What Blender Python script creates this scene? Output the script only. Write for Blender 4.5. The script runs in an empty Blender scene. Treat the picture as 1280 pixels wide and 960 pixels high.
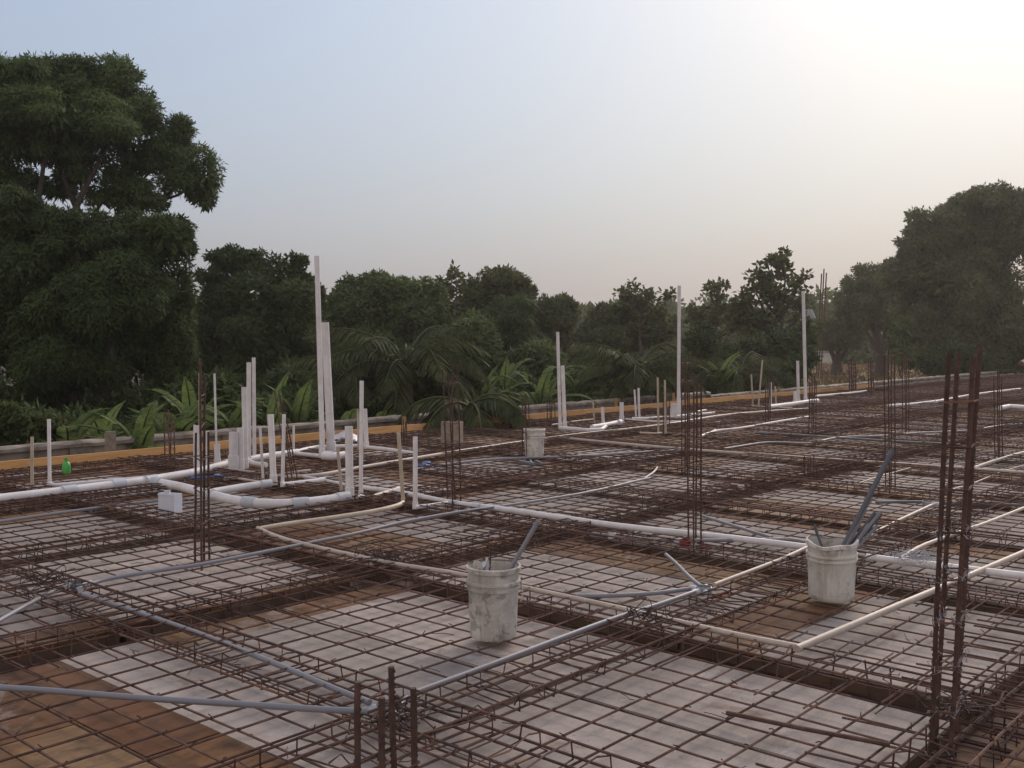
import bpy, bmesh, math, random
import numpy as np
from math import sin, cos, pi, radians
from mathutils import Vector, Matrix

random.seed(7)
RNG = np.random.default_rng(11)
scene = bpy.context.scene
COL = scene.collection

# ------------------------------------------------------------------ camera
H = 1.8                                    # eye height over the deck
F, PITCH, ROLL, YAW = 1300.0, 0.04935, -0.003735, 0.85356


def ray(px, py):
    """world direction through a photo pixel"""
    a, b = (px - 640) / F, (py - 480) / F
    c, s = cos(ROLL), sin(ROLL)
    a, b = c * a - s * b, s * a + c * b
    cp, sp = cos(PITCH), sin(PITCH)
    fw, up = cp - sp * b, -sp - cp * b
    cy, sy = cos(YAW), sin(YAW)
    return Vector((cy * a + sy * fw, -sy * a + cy * fw, up))


EYE = Vector((0, 0, H))


def at(px, py, z=0.0):
    """point where that line of sight meets the level z"""
    d = ray(px, py)
    return EYE + d * ((z - H) / d.z)


def far(px, py, dist):
    """point on that line of sight at a ground distance"""
    d = ray(px, py)
    return EYE + d * (dist / math.hypot(d.x, d.y))


def above(base, px, py):
    """point over a base point, at the base's depth"""
    fwd = Vector((sin(YAW), cos(YAW), 0))
    d = ray(px, py)
    return EYE + d * ((base - EYE).dot(fwd) / d.dot(fwd))


cam_d = bpy.data.cameras.new('camera')
cam_d.lens = 36.0 * F / 1280.0
cam_d.sensor_width = 36.0
cam_d.clip_start, cam_d.clip_end = 0.05, 5000
cam = bpy.data.objects.new('camera', cam_d)
COL.objects.link(cam)
fw_ = ray(640, 480).normalized()
rt_ = (ray(641, 480) - ray(640, 480)).normalized()
up_ = (ray(640, 479) - ray(640, 480)).normalized()
cam.matrix_world = Matrix(((rt_.x, up_.x, -fw_.x, 0), (rt_.y, up_.y, -fw_.y, 0),
                           (rt_.z, up_.z, -fw_.z, H), (0, 0, 0, 1)))
scene.camera = cam

# ------------------------------------------------------------------ light
SUN_EL, SUN_AZ = radians(28.4), radians(75.7)      # azimuth counted from +Y towards +X
sd = Vector((sin(SUN_AZ) * cos(SUN_EL), cos(SUN_AZ) * cos(SUN_EL), sin(SUN_EL)))
world = bpy.data.worlds.new('World')
scene.world = world
world.use_nodes = True


def build_sky(wt):
    """Nishita daylight seen through evening dust: contrast softened, warm round the sun, mauve dust at the horizon"""
    L = wt.links.new
    bg = wt.nodes['Background']
    sky = wt.nodes.new('ShaderNodeTexSky')
    sky.sky_type = 'NISHITA'
    sky.sun_disc = False
    sky.sun_elevation, sky.sun_rotation = SUN_EL, SUN_AZ
    sky.altitude = 0
    sky.air_density, sky.dust_density, sky.ozone_density = 1.362, 0.793, 0.699

    def math_(op, a, b=None):
        n = wt.nodes.new('ShaderNodeMath'); n.operation = op
        for k, v in enumerate((a, b)):
            if v is None: continue
            if hasattr(v, 'links'): L(v, n.inputs[k])
            else: n.inputs[k].default_value = v
        return n.outputs[0]

    def mixc(mode, f, a, b):
        n = wt.nodes.new('ShaderNodeMix'); n.data_type = 'RGBA'; n.blend_type = mode; n.clamp_factor = False
        for k, v in ((0, f), (6, a), (7, b)):
            if hasattr(v, 'links'): L(v, n.inputs[k])
            elif isinstance(v, tuple): n.inputs[k].default_value = (*v, 1)
            else: n.inputs[k].default_value = v
        return n.outputs[2]

    g = wt.nodes.new('ShaderNodeGamma'); g.inputs[1].default_value = 0.5466
    L(sky.outputs[0], g.inputs[0])
    bw = wt.nodes.new('ShaderNodeRGBToBW'); L(g.outputs[0], bw.inputs[0])
    c = mixc('MIX', 1.15, bw.outputs[0], g.outputs[0])
    K = 0.2381 / 0.15
    c = mixc('MULTIPLY', 1.0, c, (0.985 * K, 0.995 * K, 1.13 * K))
    tc = wt.nodes.new('ShaderNodeTexCoord')
    nv = wt.nodes.new('ShaderNodeVectorMath'); nv.operation = 'NORMALIZE'; L(tc.outputs['Generated'], nv.inputs[0])
    dt = wt.nodes.new('ShaderNodeVectorMath'); dt.operation = 'DOT_PRODUCT'
    L(nv.outputs[0], dt.inputs[0]); dt.inputs[1].default_value = sd
    w = math_('POWER', math_('MAXIMUM', dt.outputs['Value'], 0.0), 4.45)
    c = mixc('MULTIPLY', w, c, (1.36, 1.31, 1.12))
    sp = wt.nodes.new('ShaderNodeSeparateXYZ'); L(nv.outputs[0], sp.inputs[0])
    e = math_('MAXIMUM', sp.outputs['Z'], 0.0)
    f = math_('MULTIPLY', math_('POWER', 2.71828, math_('MULTIPLY', e, -4.0)), 0.8887)
    c = mixc('MIX', f, c, (0.185 / 0.15, 0.195 / 0.15, 0.285 / 0.15))
    # added fill: sky away from the sun raised evenly to brighten the deck
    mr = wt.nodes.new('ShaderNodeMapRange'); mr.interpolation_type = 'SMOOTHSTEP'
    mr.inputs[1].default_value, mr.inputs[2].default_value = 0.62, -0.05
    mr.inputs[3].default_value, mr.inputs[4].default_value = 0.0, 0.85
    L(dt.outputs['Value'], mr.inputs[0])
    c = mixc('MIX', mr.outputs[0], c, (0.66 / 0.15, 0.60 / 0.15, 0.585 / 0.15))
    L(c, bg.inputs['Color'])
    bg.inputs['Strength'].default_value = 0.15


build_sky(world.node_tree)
sun_d = bpy.data.lights.new('sun', 'SUN')
sun_d.energy, sun_d.angle, sun_d.color = 2.0, radians(38), (1.0, 0.82, 0.68)
sun = bpy.data.objects.new('sun', sun_d)
COL.objects.link(sun)
sun.rotation_euler = sd.to_track_quat('Z', 'Y').to_euler()
scene.view_settings.view_transform = 'Standard'
scene.view_settings.look = 'None'
scene.view_settings.exposure = 0.15
scene.view_settings.gamma = 1.0
scene.cycles.max_bounces = 6
scene.cycles.volume_bounces = 1
scene.cycles.use_denoising = True

GROUND = -1.2
HAZE = 0.0006

# ------------------------------------------------------------------ materials


def new_mat(name):
    m = bpy.data.materials.new(name)
    m.use_nodes = True
    nt = m.node_tree
    b = nt.nodes['Principled BSDF']
    return m, nt, b


def N(nt, kind, **kw):
    n = nt.nodes.new(kind)
    for k, v in kw.items():
        if k.startswith('i_'):
            n.inputs[k[2:].replace('_', ' ')].default_value = v
        else:
            setattr(n, k, v)
    return n


def ramp(nt, src, stops):
    r = nt.nodes.new('ShaderNodeValToRGB')
    el = r.color_ramp.elements
    while len(el) < len(stops):
        el.new(0.5)
    for e, (p, c) in zip(el, stops):
        e.position = p
        e.color = (*c, 1) if len(c) == 3 else c
    nt.links.new(src, r.inputs[0])
    return r


def mix(nt, fac, a, b, mode='MIX'):
    m = nt.nodes.new('ShaderNodeMix')
    m.data_type = 'RGBA'
    m.blend_type = mode
    for sock, v in ((m.inputs[0], fac), (m.inputs[6], a), (m.inputs[7], b)):
        if hasattr(v, 'links'):
            nt.links.new(v, sock)
        elif isinstance(v, (int, float)):
            sock.default_value = v
        else:
            sock.default_value = (*v, 1)
    return m.outputs[2]


def coords(nt, kind='Object', scale=(1, 1, 1)):
    tc = nt.nodes.new('ShaderNodeTexCoord')
    mp = nt.nodes.new('ShaderNodeMapping')
    mp.inputs['Scale'].default_value = scale
    if kind == 'World':
        g = nt.nodes.new('ShaderNodeNewGeometry')
        nt.links.new(g.outputs['Position'], mp.inputs[0])
    else:
        nt.links.new(tc.outputs[kind], mp.inputs[0])
    return mp.outputs[0]


def noise(nt, vec, scale, detail=4, rough=0.55, dist=0.0):
    n = N(nt, 'ShaderNodeTexNoise')
    n.inputs['Scale'].default_value = scale
    n.inputs['Detail'].default_value = detail
    n.inputs['Roughness'].default_value = rough
    n.inputs['Distortion'].default_value = dist
    nt.links.new(vec, n.inputs['Vector'])
    return n.outputs['Fac']


def objrand(nt):
    return nt.nodes.new('ShaderNodeObjectInfo').outputs['Random']


def bump(nt, b, h, strength=0.3, dist=0.01):
    n = nt.nodes.new('ShaderNodeBump')
    n.inputs['Strength'].default_value = strength
    n.inputs['Distance'].default_value = dist
    nt.links.new(h, n.inputs['Height'])
    nt.links.new(n.outputs[0], b.inputs['Normal'])


def simple(name, stops, scale=6, rough=0.7, kind='World', vec_scale=(1, 1, 1), bump_s=0.2, rand=0.25, detail=5, metallic=0, spec=0.3):
    m, nt, b = new_mat(name)
    v = coords(nt, kind, vec_scale)
    n = noise(nt, v, scale, detail)
    c = ramp(nt, n, stops).outputs[0]
    if rand:
        r = ramp(nt, objrand(nt), [(0, (1 - rand,) * 3), (1, (1 + rand,) * 3)]).outputs[0]
        mm = N(nt, 'ShaderNodeMix', data_type='RGBA', blend_type='MULTIPLY')
        mm.inputs[0].default_value = 1
        nt.links.new(c, mm.inputs[6]); nt.links.new(r, mm.inputs[7])
        c = mm.outputs[2]
    nt.links.new(c, b.inputs['Base Color'])
    b.inputs['Roughness'].default_value = rough
    b.inputs['Metallic'].default_value = metallic
    b.inputs['Specular IOR Level'].default_value = spec
    if bump_s:
        bump(nt, b, n, bump_s)
    return m


M = {}
M['rebar'] = simple('rusty_steel', [(0.3, (0.062, 0.036, 0.029)), (0.52, (0.115, 0.064, 0.050)), (0.75, (0.20, 0.098, 0.064))], 9, 0.85, bump_s=0.4, rand=0.35)
M['rebar_thick'] = simple('rusty_thick_bar', [(0.3, (0.060, 0.034, 0.028)), (0.6, (0.100, 0.056, 0.043)), (0.8, (0.16, 0.082, 0.052))], 25, 0.8, bump_s=0.5, rand=0.2)
M['wire'] = simple('tie_wire', [(0.3, (0.03, 0.018, 0.015)), (0.7, (0.07, 0.045, 0.038))], 12, 0.7, rand=0.3)


def panel_mat():
    m, nt, b = new_mat('dusty_grey_form_panel')
    w = coords(nt, 'World')
    big = noise(nt, w, 1.3, 4, 0.6, 0.4)
    fine = noise(nt, coords(nt, 'World', (3, 14, 1)), 6, 5, 0.7)
    spots = noise(nt, w, 23, 3, 0.6)
    rust = noise(nt, w, 2.7, 5, 0.65, 0.6)
    base = ramp(nt, big, [(0.25, (0.26, 0.228, 0.212)), (0.5, (0.355, 0.312, 0.292)), (0.75, (0.44, 0.39, 0.365))]).outputs[0]
    f2 = ramp(nt, fine, [(0.3, (0.80, 0.80, 0.80)), (0.6, (1.04, 1.03, 1.02))]).outputs[0]
    c = mix(nt, 0.8, base, f2, 'MULTIPLY')
    rm = ramp(nt, rust, [(0.60, (0, 0, 0)), (0.78, (1, 1, 1))]).outputs[0]
    c = mix(nt, rm, c, (0.17, 0.11, 0.075))
    sp = ramp(nt, spots, [(0.66, (0, 0, 0)), (0.72, (1, 1, 1))]).outputs[0]
    spm = N(nt, 'ShaderNodeMath', operation='MULTIPLY'); spm.inputs[1].default_value = 0.55
    nt.links.new(sp, spm.inputs[0])
    c = mix(nt, spm.outputs[0], c, (0.09, 0.075, 0.065))
    for vs, sc, lo, hi, amt, colr in (((5, 40, 1), 1.6, 0.64, 0.70, 0.55, (0.13, 0.11, 0.10)), ((38, 6, 1), 1.4, 0.67, 0.72, 0.5, (0.14, 0.12, 0.11)),
                                      ((1, 1, 1), 7.0, 0.60, 0.66, 0.45, (0.16, 0.135, 0.12)), ((1, 1.6, 1), 3.1, 0.58, 0.64, 0.5, (0.50, 0.46, 0.44))):
        q = noise(nt, coords(nt, 'World', vs), sc, 6, 0.75, 0.6)
        q = ramp(nt, q, [(lo, (0, 0, 0)), (hi, (amt, amt, amt))]).outputs[0]
        c = mix(nt, q, c, colr)
    r = ramp(nt, objrand(nt), [(0, (0.84, 0.835, 0.81)), (0.5, (1.0, 0.985, 0.955)), (1, (1.13, 1.11, 1.07))]).outputs[0]
    c = mix(nt, 1.0, c, r, 'MULTIPLY')
    nt.links.new(c, b.inputs['Base Color'])
    b.inputs['Roughness'].default_value = 0.85
    b.inputs['Specular IOR Level'].default_value = 0.15
    bump(nt, b, fine, 0.25, 0.004)
    return m


def ply_mat():
    m, nt, b = new_mat('stained_plywood')
    w = coords(nt, 'World')
    grain = noise(nt, coords(nt, 'World', (2.5, 22, 3)), 3, 5, 0.65, 0.5)
    blot = noise(nt, w, 3.6, 6, 0.7, 0.8)
    dark = noise(nt, w, 5.0, 5, 0.7, 0.3)
    hue = ramp(nt, objrand(nt), [(0, (0.15, 0.072, 0.040)), (0.2, (0.24, 0.128, 0.062)), (0.4, (0.30, 0.200, 0.105)), (0.6, (0.18, 0.105, 0.062)), (0.8, (0.27, 0.145, 0.070)), (1, (0.33, 0.245, 0.150))]).outputs[0]
    g = ramp(nt, grain, [(0.25, (0.6, 0.58, 0.55)), (0.7, (1.15, 1.12, 1.1))]).outputs[0]
    c = mix(nt, 1.0, hue, g, 'MULTIPLY')
    c = mix(nt, 1.0, c, (0.84, 0.79, 0.74), 'MULTIPLY')
    bm = ramp(nt, blot, [(0.45, (0, 0, 0)), (0.62, (0.9, 0.9, 0.9))]).outputs[0]
    bh = N(nt, 'ShaderNodeMath', operation='MULTIPLY'); bh.inputs[1].default_value = 0.5
    nt.links.new(bm, bh.inputs[0])
    c = mix(nt, bh.outputs[0], c, (0.22, 0.105, 0.05))
    cem = noise(nt, w, 0.9, 6, 0.7, 0.8)
    dm = ramp(nt, dark, [(0.49, (0, 0, 0)), (0.66, (0.8, 0.8, 0.8))]).outputs[0]
    c = mix(nt, dm, c, (0.075, 0.045, 0.03))
    cm = ramp(nt, cem, [(0.55, (0, 0, 0)), (0.60, (0.8, 0.8, 0.8))]).outputs[0]
    c = mix(nt, cm, c, (0.27, 0.225, 0.19))
    nt.links.new(c, b.inputs['Base Color'])
    b.inputs['Roughness'].default_value = 0.75
    b.inputs['Specular IOR Level'].default_value = 0.2
    bump(nt, b, grain, 0.3, 0.004)
    return m


M['panel'] = panel_mat()
M['ply'] = ply_mat()
M['trough'] = simple('dirty_form_base', [(0.3, (0.10, 0.066, 0.047)), (0.7, (0.22, 0.145, 0.098))], 3, 0.9, rand=0)
M['board'] = simple('orange_form_board', [(0.25, (0.52, 0.27, 0.10)), (0.55, (0.70, 0.39, 0.155)), (0.8, (0.74, 0.46, 0.22))], 4, 0.7, vec_scale=(0.5, 4, 6), rand=0.12)
M['board_old'] = simple('weathered_grey_board', [(0.3, (0.22, 0.18, 0.14)), (0.7, (0.36, 0.31, 0.26))], 4, 0.8, vec_scale=(0.5, 4, 6), rand=0.12)
M['stake'] = simple('rough_timber', [(0.3, (0.20, 0.11, 0.05)), (0.7, (0.36, 0.22, 0.11))], 8, 0.8, vec_scale=(4, 4, 0.7), rand=0.2)


def pvc(name, c, dirt, amt=0.62, rough=0.45, sc=5, drips=False):
    m, nt, b = new_mat(name)
    w = coords(nt, 'World')
    n = noise(nt, w, sc, 6, 0.7, 0.4)
    n2 = noise(nt, w, sc * 7, 3, 0.6)
    k = ramp(nt, n, [(amt - 0.2, (0, 0, 0)), (amt + 0.22, (0.85, 0.85, 0.85))]).outputs[0]
    cc = mix(nt, k, c, dirt)
    k2 = ramp(nt, n2, [(0.62, (0, 0, 0)), (0.75, (0.35, 0.35, 0.35))]).outputs[0]
    cc = mix(nt, k2, cc, dirt)
    if drips:
        for vs, sc_, lo, hi, amt, colr in (((9, 9, 1.2), 1.5, 0.52, 0.62, 0.55, dirt), ((1, 1, 1), 9.0, 0.55, 0.60, 0.6, tuple(q * 0.72 for q in dirt)), ((1, 1, 1), 22.0, 0.62, 0.66, 0.6, (0.72, 0.70, 0.66))):
            q = noise(nt, coords(nt, 'World', vs), sc_, 5, 0.7, 0.5)
            cc = mix(nt, ramp(nt, q, [(lo, (0, 0, 0)), (hi, (amt, amt, amt))]).outputs[0], cc, colr)
    r = ramp(nt, objrand(nt), [(0, (0.88, 0.88, 0.88)), (1, (1.05, 1.05, 1.05))]).outputs[0]
    cc = mix(nt, 1.0, cc, r, 'MULTIPLY')
    nt.links.new(cc, b.inputs['Base Color'])
    b.inputs['Roughness'].default_value = rough
    b.inputs['Specular IOR Level'].default_value = 0.35
    return m


M['pvc'] = pvc('white_pvc', (0.80, 0.765, 0.755), (0.54, 0.48, 0.44), amt=0.60)
M['pvc_coupler'] = pvc('bluish_white_pvc', (0.60, 0.62, 0.66), (0.42, 0.40, 0.38))
M['pvc_cream'] = pvc('cream_pvc', (0.58, 0.49, 0.415), (0.36, 0.28, 0.22), amt=0.54)
M['pvc_beige'] = pvc('beige_pvc', (0.54, 0.45, 0.34), (0.30, 0.22, 0.15))
M['conduit'] = pvc('grey_conduit', (0.235, 0.235, 0.265), (0.24, 0.225, 0.22), rough=0.4)
M['conduit_dark'] = pvc('dark_grey_conduit', (0.12, 0.13, 0.15), (0.13, 0.12, 0.12), rough=0.5)
M['steel'] = simple('galvanised_steel', [(0.3, (0.28, 0.29, 0.31)), (0.7, (0.46, 0.47, 0.50))], 14, 0.45, metallic=0.6, rand=0.1)
M['red_paint'] = simple('red_spray_paint', [(0.35, (0.20, 0.02, 0.02)), (0.7, (0.36, 0.05, 0.05))], 9, 0.7, rand=0)
M['bucket'] = pvc('cement_stained_bucket', (0.70, 0.66, 0.60), (0.25, 0.225, 0.195), amt=0.50, rough=0.75, sc=5.5, drips=True)
M['bucket_b'] = pvc('dusty_white_bucket', (0.70, 0.66, 0.60), (0.42, 0.37, 0.31), amt=0.60, rough=0.65, sc=5, drips=True)
M['box'] = pvc('white_tub_plastic', (0.70, 0.73, 0.80), (0.48, 0.48, 0.50), amt=0.7)
M['bag'] = simple('white_plastic_bag', [(0.3, (0.55, 0.55, 0.58)), (0.7, (0.74, 0.74, 0.76))], 7, 0.4, rand=0)
M['green'] = simple('green_plastic', [(0.3, (0.05, 0.30, 0.06)), (0.7, (0.10, 0.45, 0.10))], 9, 0.3, rand=0)
M['blue'] = simple('blue_tape', [(0.3, (0.03, 0.10, 0.32)), (0.7, (0.06, 0.18, 0.45))], 9, 0.5, rand=0)
M['block'] = simple('concrete_block', [(0.3, (0.20, 0.16, 0.12)), (0.7, (0.32, 0.27, 0.21))], 15, 0.9, rand=0.1)
M['wall'] = simple('weathered_concrete', [(0.3, (0.15, 0.125, 0.10)), (0.5, (0.30, 0.25, 0.21)), (0.7, (0.40, 0.345, 0.29))], 4.5, 0.9, bump_s=0.3, rand=0.12)
M['zinc'] = simple('zinc_sheet', [(0.3, (0.13, 0.13, 0.13)), (0.7, (0.20, 0.20, 0.20))], 4, 0.5, rand=0)
M['pale_wall'] = simple('pale_render', [(0.3, (0.42, 0.39, 0.34)), (0.7, (0.55, 0.52, 0.46))], 1.5, 0.9, rand=0)
M['bark'] = simple('bark', [(0.3, (0.045, 0.035, 0.028)), (0.7, (0.12, 0.095, 0.075))], 5, 0.9, vec_scale=(3, 3, 0.8), rand=0.2)
M['palm_bark'] = simple('palm_bark', [(0.3, (0.06, 0.045, 0.035)), (0.7, (0.15, 0.115, 0.085))], 7, 0.9, vec_scale=(1, 1, 4), rand=0.1)


def leaf_mat(name, dark, lite, trans=0.25, scale=0.7):
    m, nt, b = new_mat(name)
    w = coords(nt, 'World')
    n = noise(nt, w, scale, 3, 0.6)
    n2 = noise(nt, w, scale * 9, 2, 0.6)
    a = N(nt, 'ShaderNodeMath', operation='ADD'); nt.links.new(n, a.inputs[0]); nt.links.new(n2, a.inputs[1])
    h = N(nt, 'ShaderNodeMath', operation='MULTIPLY'); nt.links.new(a.outputs[0], h.inputs[0]); h.inputs[1].default_value = 0.5
    c = ramp(nt, h.outputs[0], [(0.36, dark), (0.64, lite)]).outputs[0]
    nt.links.new(c, b.inputs['Base Color'])
    b.inputs['Roughness'].default_value = 0.7
    b.inputs['Specular IOR Level'].default_value = 0.10
    if trans:
        tr = N(nt, 'ShaderNodeBsdfTranslucent')
        nt.links.new(c, tr.inputs['Color'])
        ms = N(nt, 'ShaderNodeMixShader'); ms.inputs[0].default_value = trans
        nt.links.new(b.outputs[0], ms.inputs[1]); nt.links.new(tr.outputs[0], ms.inputs[2])
        nt.links.new(ms.outputs[0], nt.nodes['Material Output'].inputs['Surface'])
    return m


M['leaf_mango'] = leaf_mat('mango_leaves', (0.050, 0.074, 0.026), (0.140, 0.195, 0.066))
M['leaf_deep'] = leaf_mat('deep_green_leaves', (0.034, 0.050, 0.018), (0.095, 0.132, 0.045))
M['leaf_mid'] = leaf_mat('mid_green_leaves', (0.060, 0.086, 0.031), (0.155, 0.205, 0.072))
M['leaf_olive'] = leaf_mat('olive_leaves', (0.058, 0.072, 0.030), (0.155, 0.176, 0.074))
M['leaf_palm'] = leaf_mat('palm_leaves', (0.036, 0.046, 0.020), (0.100, 0.112, 0.046))
M['leaf_banana'] = leaf_mat('banana_leaves', (0.075, 0.115, 0.038), (0.190, 0.250, 0.085), 0.4, 1.6)
M['leaf_weed'] = leaf_mat('weeds', (0.040, 0.060, 0.022), (0.105, 0.125, 0.045), 0.3)
M['leaf_dry'] = leaf_mat('dry_leaves', (0.10, 0.065, 0.03), (0.20, 0.13, 0.06), 0.3)

# ------------------------------------------------------------------ mesh builder


class MB:
    def __init__(self):
        self.v, self.f = [], []

    def box(self, a, b, rot=None, loc=None):
        n = len(self.v)
        x0, y0, z0 = a
        x1, y1, z1 = b
        p = [Vector(q) for q in ((x0, y0, z0), (x1, y0, z0), (x1, y1, z0), (x0, y1, z0), (x0, y0, z1), (x1, y0, z1), (x1, y1, z1), (x0, y1, z1))]
        if rot is not None:
            p = [rot @ q for q in p]
        if loc is not None:
            p = [q + loc for q in p]
        self.v += p
        self.f += [(n, n + 3, n + 2, n + 1), (n + 4, n + 5, n + 6, n + 7), (n, n + 1, n + 5, n + 4), (n + 1, n + 2, n + 6, n + 5), (n + 2, n + 3, n + 7, n + 6), (n + 3, n, n + 4, n + 7)]
        return self

    def tube(self, pts, r, sides=6, cap=True, radii=None):
        pts = [Vector(p) for p in pts]
        n0 = len(self.v)
        last = None
        for k, p in enumerate(pts):
            t = (pts[min(k + 1, len(pts) - 1)] - pts[max(k - 1, 0)])
            t = t.normalized() if t.length > 1e-9 else Vector((0, 0, 1))
            if last is None:
                ref = Vector((0, 0, 1)) if abs(t.z) < 0.9 else Vector((1, 0, 0))
                u = t.cross(ref).normalized()
            else:
                u = (last - t * last.dot(t)).normalized()
            last = u
            w = t.cross(u)
            rr = radii[k] if radii else r
            for s in range(sides):
                a = 2 * pi * s / sides
                self.v.append(p + u * (cos(a) * rr) + w * (sin(a) * rr))
        for k in range(len(pts) - 1):
            for s in range(sides):
                a = n0 + k * sides + s
                b = n0 + k * sides + (s + 1) % sides
                self.f.append((a, b, b + sides, a + sides))
        if cap:
            self.f.append(tuple(n0 + s for s in reversed(range(sides))))
            e = n0 + (len(pts) - 1) * sides
            self.f.append(tuple(e + s for s in range(sides)))
        return self

    def pipe(self, a, b, r, wall=0.12, sides=12):
        """hollow straight tube, open at b"""
        a, b = Vector(a), Vector(b)
        t = (b - a).normalized()
        ref = Vector((1, 0, 0)) if abs(t.x) < 0.9 else Vector((0, 1, 0))
        u = t.cross(ref).normalized()
        w = t.cross(u)
        n0 = len(self.v)
        rings = ((a, r), (b, r), (b, r * (1 - wall)), (b - t * min(0.25, (b - a).length * 0.8), r * (1 - wall)))
        for p, rr in rings:
            for s in range(sides):
                q = 2 * pi * s / sides
                self.v.append(p + u * (cos(q) * rr) + w * (sin(q) * rr))
        for k in range(3):
            for s in range(sides):
                i, j = n0 + k * sides + s, n0 + k * sides + (s + 1) % sides
                self.f.append((i, j, j + sides, i + sides))
        self.f.append(tuple(n0 + s for s in reversed(range(sides))))
        self.f.append(tuple(n0 + 3 * sides + s for s in range(sides)))
        return self

    def lathe(self, prof, sides=32, loc=Vector((0, 0, 0)), warp=None, close=False):
        n0 = len(self.v)
        for k, (r, z) in enumerate(prof):
            for s in range(sides):
                a = 2 * pi * s / sides
                rr, zz = r, z
                if warp:
                    rr, zz = warp(a, r, z)
                self.v.append(Vector((rr * cos(a), rr * sin(a), zz)) + loc)
        for k in range(len(prof) - 1):
            for s in range(sides):
                i, j = n0 + k * sides + s, n0 + k * sides + (s + 1) % sides
                self.f.append((i, j, j + sides, i + sides))
        if close and prof[-1][0] > 1e-6:
            e = n0 + (len(prof) - 1) * sides
            self.f.append(tuple(e + s for s in range(sides)))
        return self

    def mesh(self, name, mat, smooth=False):
        me = bpy.data.meshes.new(name)
        me.from_pydata([tuple(p) for p in self.v], [], self.f)
        if mat:
            me.materials.append(mat)
        if smooth:
            me.polygons.foreach_set('use_smooth', [True] * len(me.polygons))
            me.set_sharp_from_angle(angle=radians(42))
        me.update()
        return me

    def build(self, name, mat, parent=None, smooth=False):
        return link(name, self.mesh(name, mat, smooth), parent)


def link(name, me, parent=None, loc=None):
    o = bpy.data.objects.new(name, me)
    COL.objects.link(o)
    if parent is not None:
        o.parent = parent
    if loc is not None:
        o.location = loc
    return o


def np_mesh(name, verts, quads, mat):
    me = bpy.data.meshes.new(name)
    nv, nf = len(verts), len(quads)
    k = quads.shape[1]
    me.vertices.add(nv)
    me.vertices.foreach_set('co', np.ascontiguousarray(verts, dtype=np.float32).ravel())
    me.loops.add(nf * k)
    me.loops.foreach_set('vertex_index', np.ascontiguousarray(quads, dtype=np.int32).ravel())
    me.polygons.add(nf)
    me.polygons.foreach_set('loop_start', np.arange(0, nf * k, k, dtype=np.int32))
    me.update(calc_edges=True)
    me.materials.append(mat)
    return me


def tag(o, label=None, cat=None, group=None, kind=None):
    if label: o['label'] = label
    if cat: o['category'] = cat
    if group: o['group'] = group
    if kind: o['kind'] = kind
    return o


def thing(name, label, cat, loc=(0, 0, 0), group=None):
    o = bpy.data.objects.new(name, None)
    o.empty_display_size = 0.2
    COL.objects.link(o)
    o.location = loc
    return tag(o, label, cat, group)


def curve_pts(pts, n=6):
    """Catmull-Rom through the points"""
    pts = [Vector(p) for p in pts]
    if len(pts) < 3:
        return pts
    q = [pts[0] * 2 - pts[1]] + pts + [pts[-1] * 2 - pts[-2]]
    out = []
    for i in range(1, len(q) - 2):
        for k in range(n):
            t = k / n
            a, b, c, d = q[i - 1], q[i], q[i + 1], q[i + 2]
            out.append(0.5 * ((2 * b) + (c - a) * t + (2 * a - 5 * b + 4 * c - d) * t * t + (3 * b - a - 3 * c + d) * t ** 3))
    out.append(pts[-1])
    return out


def fillet_pts(pts, sharp=0.09, n=4):
    """straight lengths with bends rounded: tight at elbows, wide at gentle bends"""
    pts = [Vector(p) for p in pts]
    out = [pts[0]]
    for i in range(1, len(pts) - 1):
        a, b, c = pts[i - 1], pts[i], pts[i + 1]
        la, lc = (a - b).length, (c - b).length
        turn = (b - a).angle(c - b) if la > 1e-6 and lc > 1e-6 else 0
        q = sharp if turn > radians(38) else 1e9
        p0 = b + (a - b) / la * min(q, la * 0.45)
        p1 = b + (c - b) / lc * min(q, lc * 0.45)
        for k in range(n + 1):
            t = k / n
            out.append(p0 * (1 - t) ** 2 + b * 2 * t * (1 - t) + p1 * t * t)
    out.append(pts[-1])
    return out


# ------------------------------------------------------------------ ground
def build_ground():
    m, nt, b = new_mat('dry_grass_ground')
    w = coords(nt, 'World')
    n1 = noise(nt, w, 0.06, 5, 0.6, 0.4)
    n2 = noise(nt, w, 1.4, 5, 0.7)
    c1 = ramp(nt, n1, [(0.35, (0.16, 0.13, 0.065)), (0.5, (0.24, 0.185, 0.095)), (0.7, (0.30, 0.225, 0.12))]).outputs[0]
    c2 = ramp(nt, n2, [(0.3, (0.6, 0.6, 0.58)), (0.7, (1.2, 1.18, 1.1))]).outputs[0]
    c = mix(nt, 1.0, c1, c2, 'MULTIPLY')
    sx = N(nt, 'ShaderNodeSeparateXYZ'); nt.links.new(w, sx.inputs[0])
    fld = N(nt, 'ShaderNodeMapRange'); fld.inputs[1].default_value = 42; fld.inputs[2].default_value = 54
    nt.links.new(sx.outputs['X'], fld.inputs[0])
    c = mix(nt, fld.outputs[0], (0.045, 0.036, 0.024), c)       # leaf litter by the wall, dry grass on the field
    nt.links.new(c, b.inputs['Base Color'])
    b.inputs['Roughness'].default_value = 0.95
    bump(nt, b, n2, 0.5, 0.05)
    g = MB()
    n = 40
    R = 700
    for j in range(n + 1):
        for i in range(n + 1):
            x, y = -R + 2 * R * i / n, -R + 2 * R * j / n
            g.v.append(Vector((x, y, GROUND)))
    for j in range(n):
        for i in range(n):
            a = j * (n + 1) + i
            g.f.append((a, a + 1, a + n + 2, a + n + 1))
    o = g.build('ground', m)
    tag(o, kind='structure')


build_ground()

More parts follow.
